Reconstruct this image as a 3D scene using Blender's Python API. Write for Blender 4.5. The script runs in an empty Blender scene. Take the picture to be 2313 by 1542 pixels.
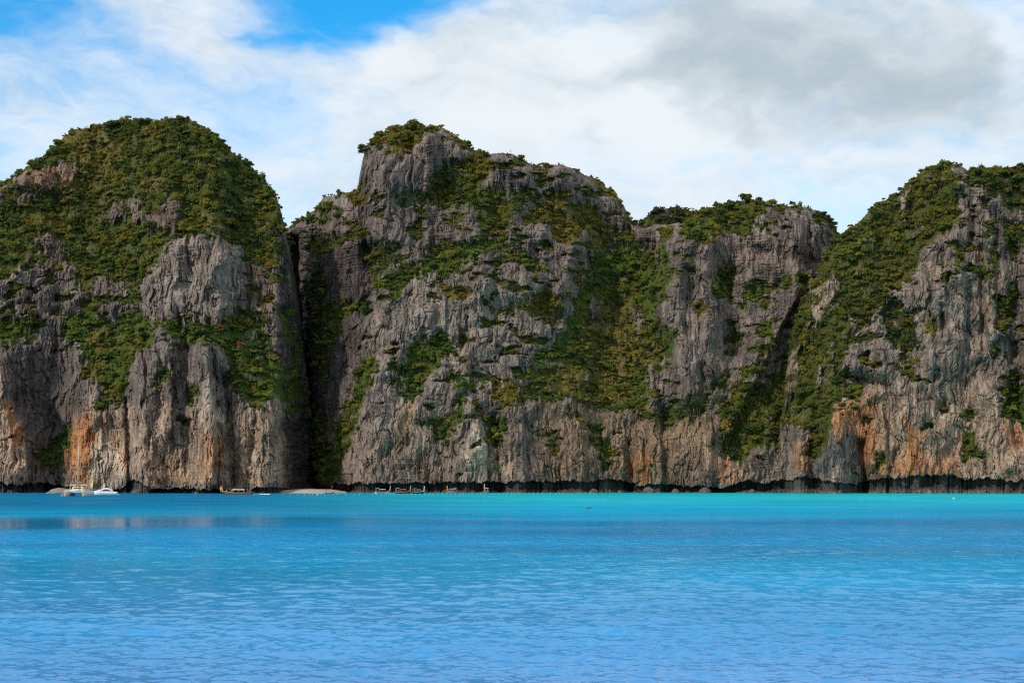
import bpy, math, random
import numpy as np
from mathutils import Vector

R = math.radians
random.seed(7)
rng = np.random.default_rng(11)
scene = bpy.context.scene
COL = scene.collection

# ------------------------------------------------------------------ camera
CAM_H = 4.0
FPX = 3212.5           # focal length in photo pixels (50 mm on 36 mm, 2313 px wide)
CX, VH = 1156.5, 1089.0   # principal column, horizon row of the photo
cam_data = bpy.data.cameras.new('camera')
cam_data.lens = 50.0
cam_data.sensor_width = 36.0
cam_data.shift_y = (VH - 771.0) / 2313.0
cam_data.clip_start = 0.5
cam_data.clip_end = 30000.0
cam = bpy.data.objects.new('camera', cam_data)
cam.location = (0, 0, CAM_H)
cam.rotation_euler = (R(90), 0, 0)
COL.objects.link(cam)
scene.camera = cam


def at(u, v, Y):
    """photo pixel + distance -> world point"""
    return Vector(((u - CX) / FPX * Y, Y, CAM_H + (VH - v) / FPX * Y))


def on_water(u, v):
    Y = CAM_H * FPX / (v - VH)
    p = at(u, v, Y)
    p.z = 0
    return p


# ------------------------------------------------------------------ light
SUN = Vector((-0.56, -0.62, 0.54)).normalized()      # direction towards the sun
sun_data = bpy.data.lights.new('sun', 'SUN')
sun_data.energy = 2.6
sun_data.angle = R(2.0)
sun_data.color = (1.0, 0.93, 0.83)
sun = bpy.data.objects.new('sun', sun_data)
sun.rotation_euler = SUN.to_track_quat('Z', 'Y').to_euler()
sun.location = (-200, -100, 300)
COL.objects.link(sun)

scene.cycles.use_denoising = False
scene.cycles.max_bounces = 4
scene.cycles.sample_clamp_indirect = 4.0
scene.cycles.diffuse_bounces = 3
scene.cycles.glossy_bounces = 2
scene.cycles.transmission_bounces = 2
scene.cycles.filter_width = 1.2
scene.view_settings.view_transform = 'Standard'
scene.view_settings.look = 'None'
scene.view_settings.exposure = 0.0
scene.view_settings.gamma = 1.0
scene.view_settings.use_curve_mapping = False


class NT:
    """small node-tree helper"""
    def __init__(self, tree):
        self.t = tree
        self.x = 0

    def n(self, typ, inputs=None, **kw):
        nd = self.t.nodes.new(typ)
        self.x += 180
        nd.location = (self.x, 0)
        for k, v in kw.items():
            setattr(nd, k, v)
        if inputs:
            for k, v in inputs.items():
                s = nd.inputs[k]
                if hasattr(v, 'is_linked'):
                    self.t.links.new(v, s)
                else:
                    s.default_value = v
        return nd

    def m(self, op, a, b=None, c=None, clamp=False):
        nd = self.t.nodes.new('ShaderNodeMath')
        nd.operation = op
        nd.use_clamp = clamp
        for i, v in enumerate((a, b, c)):
            if v is None:
                continue
            if hasattr(v, 'is_linked'):
                self.t.links.new(v, nd.inputs[i])
            else:
                nd.inputs[i].default_value = v
        return nd.outputs[0]

    def vm(self, op, a, b=None):
        nd = self.t.nodes.new('ShaderNodeVectorMath')
        nd.operation = op
        for i, v in enumerate((a, b)):
            if v is None:
                continue
            if hasattr(v, 'is_linked'):
                self.t.links.new(v, nd.inputs[i])
            else:
                nd.inputs[i].default_value = v
        return nd.outputs['Value'] if op in ('DOT_PRODUCT', 'LENGTH', 'DISTANCE') else nd.outputs[0]

    def mix(self, fac, a, b, blend='MIX'):
        nd = self.t.nodes.new('ShaderNodeMix')
        nd.data_type = 'RGBA'
        nd.blend_type = blend
        nd.clamp_factor = True
        for s, v in ((nd.inputs[0], fac), (nd.inputs[6], a), (nd.inputs[7], b)):
            if hasattr(v, 'is_linked'):
                self.t.links.new(v, s)
            else:
                s.default_value = v if isinstance(v, float) else (tuple(v) + (1.0,))[:4]
        return nd.outputs[2]

    def rng(self, val, a, b, c=0.0, d=1.0, smooth=True):
        nd = self.t.nodes.new('ShaderNodeMapRange')
        nd.interpolation_type = 'SMOOTHSTEP' if smooth else 'LINEAR'
        nd.clamp = True
        self.t.links.new(val, nd.inputs[0])
        for i, v in enumerate((a, b, c, d)):
            nd.inputs[i + 1].default_value = v
        return nd.outputs[0]

    def noise(self, vec, scale, detail=4.0, rough=0.55, dist=0.0, lac=2.0):
        nd = self.n('ShaderNodeTexNoise', {'Vector': vec, 'Scale': scale, 'Detail': detail, 'Roughness': rough,
                                           'Distortion': dist, 'Lacunarity': lac})
        return nd.outputs[0]

    def link(self, a, b):
        self.t.links.new(a, b)


# sky: physical sky with broken cloud
world = bpy.data.worlds.new('World')
scene.world = world
world.use_nodes = True
world.node_tree.nodes.clear()
W = NT(world.node_tree)
D = W.n('ShaderNodeTexCoord').outputs['Generated']
D = W.vm('NORMALIZE', D)
sky = W.n('ShaderNodeTexSky', sky_type='NISHITA')
sky.sun_disc = False
sky.sun_elevation = math.asin(SUN.z)
sky.sun_rotation = math.atan2(SUN.x, SUN.y)
sky.altitude = 0.0
sky.air_density = 1.0
sky.dust_density = 0.3
sky.ozone_density = 3.0
hs = W.n('ShaderNodeHueSaturation', {'Saturation': 1.45, 'Value': 1.0, 'Color': sky.outputs[0]})
blue = W.mix(1.0, hs.outputs[0], (1.75, 2.3, 2.1), 'MULTIPLY')


def sky_dir(u, v):
    d = Vector(((u - CX) / FPX, 1.0, (VH - v) / FPX)).normalized()
    return tuple(d)


def blob(u, v, ru, rv, warp):
    """soft patch of the sky round one direction; ru, rv radii in photo pixels"""
    d = sky_dir(u, v)
    df = W.vm('SUBTRACT', warp, d)
    sc = W.vm('MULTIPLY', df, (FPX / ru, 1.0, FPX / rv))
    l = W.vm('LENGTH', sc)
    return W.rng(l, 1.0, 0.0)


flat = W.vm('MULTIPLY', D, (1.0, 1.0, 1.9))
wn = W.n('ShaderNodeTexNoise', {'Vector': flat, 'Scale': 7.0, 'Detail': 4.0, 'Roughness': 0.6})
wv = W.vm('SUBTRACT', wn.outputs['Color'], (0.5, 0.5, 0.5))
Dw = W.vm('ADD', D, W.vm('MULTIPLY', wv, (0.16, 0.16, 0.08)))
flatw = W.vm('MULTIPLY', Dw, (1.0, 1.0, 1.9))
n_big = W.noise(W.vm('ADD', flatw, (3.1, 0.7, 0.2)), 5.0, 6.0, 0.55)
n_mid = W.noise(W.vm('ADD', flatw, (1.3, 2.7, 5.2)), 13.0, 7.0, 0.58)
n_wisp = W.noise(W.vm('MULTIPLY', Dw, (1.0, 1.0, 3.2)), 16.0, 8.0, 0.66)

# cloud cover
cov = W.m('ADD', W.m('MULTIPLY', n_big, 0.45), W.m('MULTIPLY', n_mid, 0.27))
cov = W.m('ADD', cov, W.m('MULTIPLY', n_wisp, 0.28))
cov = W.m('MULTIPLY_ADD', W.m('SUBTRACT', cov, 0.5), 3.6, 0.66)
for (u, v, ru, rv, k) in ((30, 40, 300, 130, -0.62), (830, 20, 330, 130, -0.80), (680, 80, 190, 90, -0.55), (980, 0, 230, 100, -0.55),
                          (250, 190, 520, 200, -0.20), (480, 130, 160, 90, 0.30), (1150, 250, 700, 260, 0.40), (1850, 420, 700, 170, 0.35),
                          (1700, 150, 700, 240, 0.55), (560, 330, 300, 150, 0.12), (930, 130, 160, 70, 0.40)):
    cov = W.m('ADD', cov, W.m('MULTIPLY', blob(u, v, ru, rv, Dw), k))
cov = W.rng(cov, -0.40, 1.10)
# grey bellies
n_lit = W.noise(W.vm('ADD', W.vm('ADD', flatw, (-0.010, 0.0, 0.034)), (1.3, 2.7, 5.2)), 13.0, 7.0, 0.58)
shade = W.m('MULTIPLY_ADD', W.m('SUBTRACT', n_lit, n_mid), 1.9, 0.05)
shade = W.m('ADD', shade, W.m('MULTIPLY', W.m('SUBTRACT', n_mid, 0.5), 1.1))
shade = W.m('ADD', shade, W.m('MULTIPLY', W.m('SUBTRACT', n_big, 0.5), 0.9))
for (u, v, ru, rv, k) in ((1850, 130, 640, 280, 0.72), (2130, 210, 380, 150, 0.48), (1620, 30, 360, 150, 0.45),
                          (1440, 180, 420, 120, 0.30), (1380, 110, 150, 100, -0.75), (2290, 90, 90, 120, -0.9), (1440, 260, 220, 80, -0.7), (1560, 320, 200, 80, -0.5), (1300, 330, 200, 80, -0.4),
                          (1370, 305, 70, 40, 0.35), (1150, 110, 260, 110, 0.22)):
    shade = W.m('ADD', shade, W.m('MULTIPLY', blob(u, v, ru, rv, Dw), k))
shade = W.rng(shade, -0.30, 1.40)
K = 10.0
cl = W.mix(shade, (0.85 * K, 0.91 * K, 0.96 * K), (0.46 * K, 0.56 * K, 0.62 * K))
skycol = W.mix(cov, blue, cl)
bg = W.n('ShaderNodeBackground', {'Color': skycol, 'Strength': 0.1})
out = W.n('ShaderNodeOutputWorld')
W.link(bg.outputs[0], out.inputs[0])


# ------------------------------------------------------------------ numeric helpers
_GX = np.cos(np.arange(4096) * (2 * math.pi / 4096.0))
_GY = np.sin(np.arange(4096) * (2 * math.pi / 4096.0))


def pnoise(x, y, seed=0):
    x = np.asarray(x, dtype=np.float64)
    y = np.asarray(y, dtype=np.float64)
    x0 = np.floor(x).astype(np.int64)
    y0 = np.floor(y).astype(np.int64)
    fx = x - x0
    fy = y - y0

    def g(ix, iy, dx, dy):
        h = (ix * 374761393 + iy * 668265263 + seed * 974634777) & 0xffffffff
        h = ((h ^ (h >> 13)) * 1274126177) & 0xffffffff
        h = (h ^ (h >> 16)) >> 20
        return _GX[h] * dx + _GY[h] * dy
    sx = fx * fx * fx * (fx * (fx * 6 - 15) + 10)
    sy = fy * fy * fy * (fy * (fy * 6 - 15) + 10)
    a = g(x0, y0, fx, fy)
    b = g(x0 + 1, y0, fx - 1, fy)
    c = g(x0, y0 + 1, fx, fy - 1)
    d = g(x0 + 1, y0 + 1, fx - 1, fy - 1)
    return 1.5 * ((a * (1 - sx) + b * sx) * (1 - sy) + (c * (1 - sx) + d * sx) * sy)


def fbm(x, y, seed=0, oct=4, gain=0.5):
    s = 0
    a = 1.0
    for i in range(oct):
        s = s + a * pnoise(x * 2 ** i, y * 2 ** i, seed + i * 17)
        a *= gain
    return s


def ridged(x, y, seed=0, oct=3, gain=0.5):
    s = 0
    a = 1.0
    for i in range(oct):
        s = s + a * (1 - 2 * np.abs(pnoise(x * 2 ** i, y * 2 ** i, seed + i * 31)))
        a *= gain
    return s


def cells(x, y, seed=0):
    """Voronoi: random value of the nearest cell and the distance to its border"""
    x0 = np.floor(x).astype(np.int64)
    y0 = np.floor(y).astype(np.int64)
    best = np.full(x.shape, 9.0)
    sec = np.full(x.shape, 9.0)
    val = np.zeros(x.shape)
    for i in (-1, 0, 1):
        for j in (-1, 0, 1):
            ix, iy = x0 + i, y0 + j
            h = (ix * 374761393 + iy * 668265263 + seed * 974634777) & 0xffffffff
            h = ((h ^ (h >> 13)) * 1274126177) & 0xffffffff
            h = h ^ (h >> 16)
            h2 = (h * 2246822519) & 0xffffffff
            h2 = h2 ^ (h2 >> 15)
            h3 = (h2 * 3266489917) & 0xffffffff
            h3 = h3 ^ (h3 >> 16)
            d = np.hypot(ix + h / 4294967296.0 - x, iy + h2 / 4294967296.0 - y)
            closer = d < best
            sec = np.where(closer, best, np.minimum(sec, d))
            val = np.where(closer, h3 / 4294967296.0, val)
            best = np.where(closer, d, best)
    return val, sec - best


def sstep(a, b, x):
    t = np.clip((x - a) / (b - a), 0, 1)
    return t * t * (3 - 2 * t)


def poly_mask(u, v, poly, soft):
    """1 inside, 0 outside, soft edge in pixels"""
    P = np.array(poly, float)
    m = np.zeros(u.shape)
    lo = P.min(0) - soft - 1
    hi = P.max(0) + soft + 1
    idx = np.nonzero((u > lo[0]) & (u < hi[0]) & (v > lo[1]) & (v < hi[1]))
    if len(idx[0]) == 0:
        return m
    x, y = u[idx], v[idx]
    ins = np.zeros(x.shape, bool)
    dist = np.full(x.shape, 1e9)
    n = len(P)
    for i in range(n):
        x1, y1 = P[i]
        x2, y2 = P[(i + 1) % n]
        if y1 != y2:
            c = ((y1 > y) != (y2 > y)) & (x < (x2 - x1) * (y - y1) / (y2 - y1) + x1)
            ins ^= c
        L2 = (x2 - x1) ** 2 + (y2 - y1) ** 2 + 1e-9
        t = np.clip(((x - x1) * (x2 - x1) + (y - y1) * (y2 - y1)) / L2, 0, 1)
        dist = np.minimum(dist, np.hypot(x - x1 - t * (x2 - x1), y - y1 - t * (y2 - y1)))
    m[idx] = sstep(-soft, soft, np.where(ins, dist, -dist))
    return m


def line_dist(u, v, pts):
    best = np.full(u.shape, 1e9)
    side = np.zeros(u.shape)
    for (x1, y1), (x2, y2) in zip(pts[:-1], pts[1:]):
        L2 = (x2 - x1) ** 2 + (y2 - y1) ** 2
        t = np.clip(((u - x1) * (x2 - x1) + (v - y1) * (y2 - y1)) / L2, 0, 1)
        dx = u - x1 - t * (x2 - x1)
        d = np.hypot(dx, v - y1 - t * (y2 - y1))
        c = d < best
        side = np.where(c, dx, side)
        best = np.where(c, d, best)
    return best, side


def blur(a, s, axis):
    r = int(3 * s)
    if r < 1:
        return a
    k = np.exp(-0.5 * (np.arange(-r, r + 1) / s) ** 2)
    k /= k.sum()
    pad = [(0, 0), (0, 0)]
    pad[axis] = (r, r)
    p = np.pad(a, pad, mode='edge')
    return np.apply_along_axis(lambda q: np.convolve(q, k, 'valid'), axis, p)


def circle(cx, cy, r, ry=None, n=10):
    ry = ry or r
    return [(cx + r * math.cos(2 * math.pi * i / n), cy + ry * math.sin(2 * math.pi * i / n)) for i in range(n)]


def set_props(o, label=None, cat=None, group=None, kind=None):
    if label:
        o['label'] = label
    if cat:
        o['category'] = cat
    if group:
        o['group'] = group
    if kind:
        o['kind'] = kind
    return o


def grid_object(name, P, mat, attrs=None, smooth=True):
    nr, nc = P.shape[:2]
    me = bpy.data.meshes.new(name)
    idx = np.arange(nr * nc).reshape(nr, nc)
    q = np.stack([idx[:-1, :-1], idx[:-1, 1:], idx[1:, 1:], idx[1:, :-1]], -1).reshape(-1, 4)
    me.vertices.add(nr * nc)
    me.vertices.foreach_set('co', P.astype(np.float32).ravel())
    me.loops.add(q.size)
    me.loops.foreach_set('vertex_index', q.astype(np.int32).ravel())
    me.polygons.add(len(q))
    me.polygons.foreach_set('loop_start', np.arange(0, q.size, 4, dtype=np.int32))
    me.polygons.foreach_set('loop_total', np.full(len(q), 4, np.int32))
    me.polygons.foreach_set('use_smooth', np.full(len(q), smooth, bool))
    me.update(calc_edges=True)
    me.validate()
    for k, a in (attrs or {}).items():
        if a.ndim == 3:
            at_ = me.attributes.new(k, 'FLOAT_COLOR', 'POINT')
            c = np.ones((nr * nc, 4), np.float32)
            c[:, :3] = a.reshape(-1, 3)
            at_.data.foreach_set('color', c.ravel())
        else:
            at_ = me.attributes.new(k, 'FLOAT', 'POINT')
            at_.data.foreach_set('value', a.astype(np.float32).ravel())
    me.materials.append(mat)
    o = bpy.data.objects.new(name, me)
    COL.objects.link(o)
    return o


def new_mat(name):
    m = bpy.data.materials.new(name)
    m.use_nodes = True
    m.node_tree.nodes.clear()
    t = NT(m.node_tree)
    return m, t


def finish(t, shader):
    o = t.n('ShaderNodeOutputMaterial')
    t.link(shader, o.inputs[0])


def simple_mat(name, col, rough=0.6, metal=0.0, vary=0.12, scale=3.0, spec=0.4):
    m, t = new_mat(name)
    tc = t.n('ShaderNodeTexCoord').outputs['Object']
    n = t.noise(tc, scale, 5.0, 0.6)
    c = t.mix(n, tuple(x * (1 - vary * 1.6) for x in col), tuple(min(1, x * (1 + vary)) for x in col))
    b = t.n('ShaderNodeBsdfPrincipled', {'Base Color': c, 'Roughness': rough, 'Metallic': metal, 'Specular IOR Level': spec})
    finish(t, b.outputs[0])
    return m


# ------------------------------------------------------------------ rock material
def rock_material():
    m, t = new_mat('limestone')
    pos = t.n('ShaderNodeNewGeometry').outputs['Position']
    col = t.n('ShaderNodeAttribute', attribute_name='rock').outputs['Color']
    veg = t.n('ShaderNodeAttribute', attribute_name='veg').outputs['Fac']
    gcol = t.n('ShaderNodeAttribute', attribute_name='soil').outputs['Color']
    strv = t.vm('MULTIPLY', pos, (1.0, 0.5, 0.12))
    s1 = t.noise(strv, 0.55, 4.0, 0.62)
    s2 = t.noise(t.vm('MULTIPLY', pos, (1.0, 0.6, 0.16)), 1.5, 3.0, 0.65)
    s3 = t.noise(pos, 0.10, 4.0, 0.6)
    s4 = t.noise(pos, 2.2, 3.0, 0.6)
    f = t.m('ADD', t.m('MULTIPLY', s1, 0.9), t.m('MULTIPLY', s2, 0.7))
    f = t.m('ADD', f, t.m('MULTIPLY', s3, 0.6))
    f = t.m('ADD', f, t.m('MULTIPLY', s4, 0.35))
    f = t.rng(f, 1.06, 1.52, 0.42, 1.50, smooth=False)
    fc = t.n('ShaderNodeCombineColor', {'Red': f, 'Green': f, 'Blue': f}).outputs[0]
    c = t.mix(1.0, col, fc, 'MULTIPLY')
    # black algae streaks running down the face
    a1 = t.noise(t.vm('MULTIPLY', pos, (1.0, 0.4, 0.060)), 0.52, 3.0, 0.66)
    a2 = t.noise(t.vm('ADD', pos, (31.0, 7.0, 3.0)), 0.06, 3.0, 0.5)
    am = t.m('MULTIPLY', t.rng(a1, 0.50, 0.64), t.rng(a2, 0.34, 0.58))
    c = t.mix(t.m('MULTIPLY', am, 0.68), c, (0.040, 0.040, 0.046))
    # warm lichen and iron blush
    w1 = t.noise(t.vm('ADD', t.vm('MULTIPLY', pos, (1.0, 1.0, 0.25)), (9.0, 2.0, 77.0)), 0.16, 4.0, 0.65)
    c = t.mix(t.m('MULTIPLY', t.rng(w1, 0.55, 0.74), 0.42), c, (0.215, 0.135, 0.078))
    # cracks
    vo = t.n('ShaderNodeTexVoronoi', {'Vector': t.vm('ADD', t.vm('MULTIPLY', pos, (1.0, 0.4, 0.30)), t.vm('MULTIPLY', t.n('ShaderNodeTexNoise', {'Vector': pos, 'Scale': 0.6, 'Detail': 3.0}).outputs['Color'], (1.6, 1.6, 1.6))),
                                      'Scale': 0.42}, feature='DISTANCE_TO_EDGE')
    cr = t.rng(vo.outputs['Distance'], 0.0, 0.10)
    # ground cover where plants grow
    g = t.noise(pos, 0.8, 3.0, 0.65)
    gc = t.mix(g, tuple([0.35] * 3), tuple([1.5] * 3))
    gc = t.mix(1.0, gcol, gc, 'MULTIPLY')
    vm_ = t.rng(t.m('ADD', veg, t.m('MULTIPLY', t.m('SUBTRACT', g, 0.5), 0.7)), 0.40, 0.62)
    c = t.mix(vm_, c, gc)
    h = t.m('ADD', t.m('MULTIPLY', s1, 0.9), t.m('MULTIPLY', s2, 0.6))
    h = t.m('ADD', h, t.m('MULTIPLY', s4, 0.3))
    h = t.m('ADD', h, t.m('MULTIPLY', cr, 0.18))
    bp = t.n('ShaderNodeBump', {'Height': h, 'Strength': 0.8, 'Distance': 0.8})
    b = t.n('ShaderNodeBsdfPrincipled', {'Base Color': c, 'Roughness': 0.92, 'Specular IOR Level': 0.15, 'Normal': bp.outputs[0]})
    finish(t, b.outputs[0])
    return m


ROCK = rock_material()

GREY = (0.202, 0.155, 0.127)
PALE = (0.295, 0.232, 0.185)
DARK = (0.119, 0.091, 0.080)
MAUVE = (0.167, 0.126, 0.108)
BROWN = (0.165, 0.105, 0.072)
TAN = (0.460, 0.310, 0.208)
SHADED_BROWN = (0.074, 0.058, 0.052)  # dark brown rock with the shade of the gorge mixed in
CREAM = (0.500, 0.385, 0.275)
ORANGE = (0.470, 0.200, 0.075)
OCHRE = (0.264, 0.165, 0.077)

# plant colours
dk = (0.058, 0.082, 0.020)
md = (0.118, 0.142, 0.024)
gn = (0.124, 0.176, 0.028)
ol = (0.215, 0.168, 0.024)
yl = (0.340, 0.235, 0.036)
br = (0.237, 0.136, 0.037)

# every plant zone: (outline in photo pixels, density, tint, where it is, soft edge)
VEG_L = [
    ([(-140, 440), (0, 408), (75, 360), (150, 293), (250, 268), (380, 258), (440, 268), (520, 330), (600, 400), (640, 500), (640, 600), (628, 640),
      (600, 600), (553, 600), (546, 567), (479, 540), (432, 537), (388, 547), (371, 571), (347, 604), (320, 640), (300, 655), (268, 640), (236, 618),
      (200, 660), (172, 650), (160, 604), (111, 594), (67, 585), (34, 621), (0, 640), (-140, 640)], 1.0, md, 'in the forest covering the domed peak', 10),
    ([(0, 725), (81, 728), (84, 761), (44, 774), (20, 791), (-140, 795), (-140, 740)], 1.0, gn, 'on the shelf beside the domed cliff', 8),
    ([(145, 734), (200, 690), (243, 737), (303, 710), (354, 734), (354, 768), (337, 788), (303, 808), (300, 842), (283, 882), (280, 916), (216, 930), (236, 869), (189, 855), (189, 808), (202, 785), (145, 771)],
     1.0, gn, 'in the gully under the pale face', 8),
    ([(361, 734), (472, 729), (597, 724), (604, 781), (634, 842), (691, 869), (698, 909), (641, 918), (607, 916), (573, 923), (540, 896), (513, 862), (516, 822), (506, 791), (479, 778), (432, 781), (405, 801), (384, 768)],
     1.0, gn, 'on the ledge above the rock towers', 8),
    ([(624, 690), (665, 720), (671, 747), (682, 820), (650, 800), (632, 760)], 0.8, gn, 'on the edge above the dark gorge', 6),
    ([(74, 1024), (128, 997), (159, 965), (162, 1004), (138, 1060), (84, 1058)], 1.0, gn, 'in the hollow behind the catamaran', 7),
    ([(351, 848), (398, 815), (384, 860), (351, 899), (343, 880)], 0.9, gn, 'between the pale rock towers', 5),
    (circle(438, 890, 14, 22), 0.9, gn, 'tucked between the pale rock towers', 5),
    (circle(416, 955, 17, 9), 0.9, gn, 'on the small shelf between rock towers', 5),
    (circle(201, 697, 26, 16), 1.0, gn, 'on the grey bluff under the domed peak', 6),
    (circle(14, 704, 20, 12), 0.9, md, 'on the grey bluff at the edge of the domed peak', 6),
    (circle(128, 708, 22, 12), 0.7, ol, 'on the middle of the grey bluff', 6),
    (circle(590, 690, 22, 40), 0.45, ol, 'on the brown rock beside the pale face', 10),
    ([(646, 770), (676, 790), (700, 900), (706, 1000), (690, 1010), (668, 930)], 0.55, md, 'down the shaded side of the domed cliff', 8),
    (circle(152, 1010, 9, 16), 0.8, gn, 'beside the orange cave wall', 5),
]
ROCK_L = [
    ([(-140, 440), (0, 425), (37, 397), (84, 378), (145, 370), (179, 380), (175, 398), (145, 422), (111, 432), (78, 456), (34, 473), (-140, 473)], 10),
    ([(236, 469), (287, 456), (337, 456), (398, 463), (405, 490), (395, 530), (364, 530), (324, 517), (283, 506), (243, 496)], 9),
    ([(67, 540), (111, 527), (142, 550), (145, 591), (125, 604), (108, 577), (78, 554)], 8),
    ([(628, 510), (650, 540), (668, 760), (650, 740), (634, 620)], 5),
]
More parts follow.
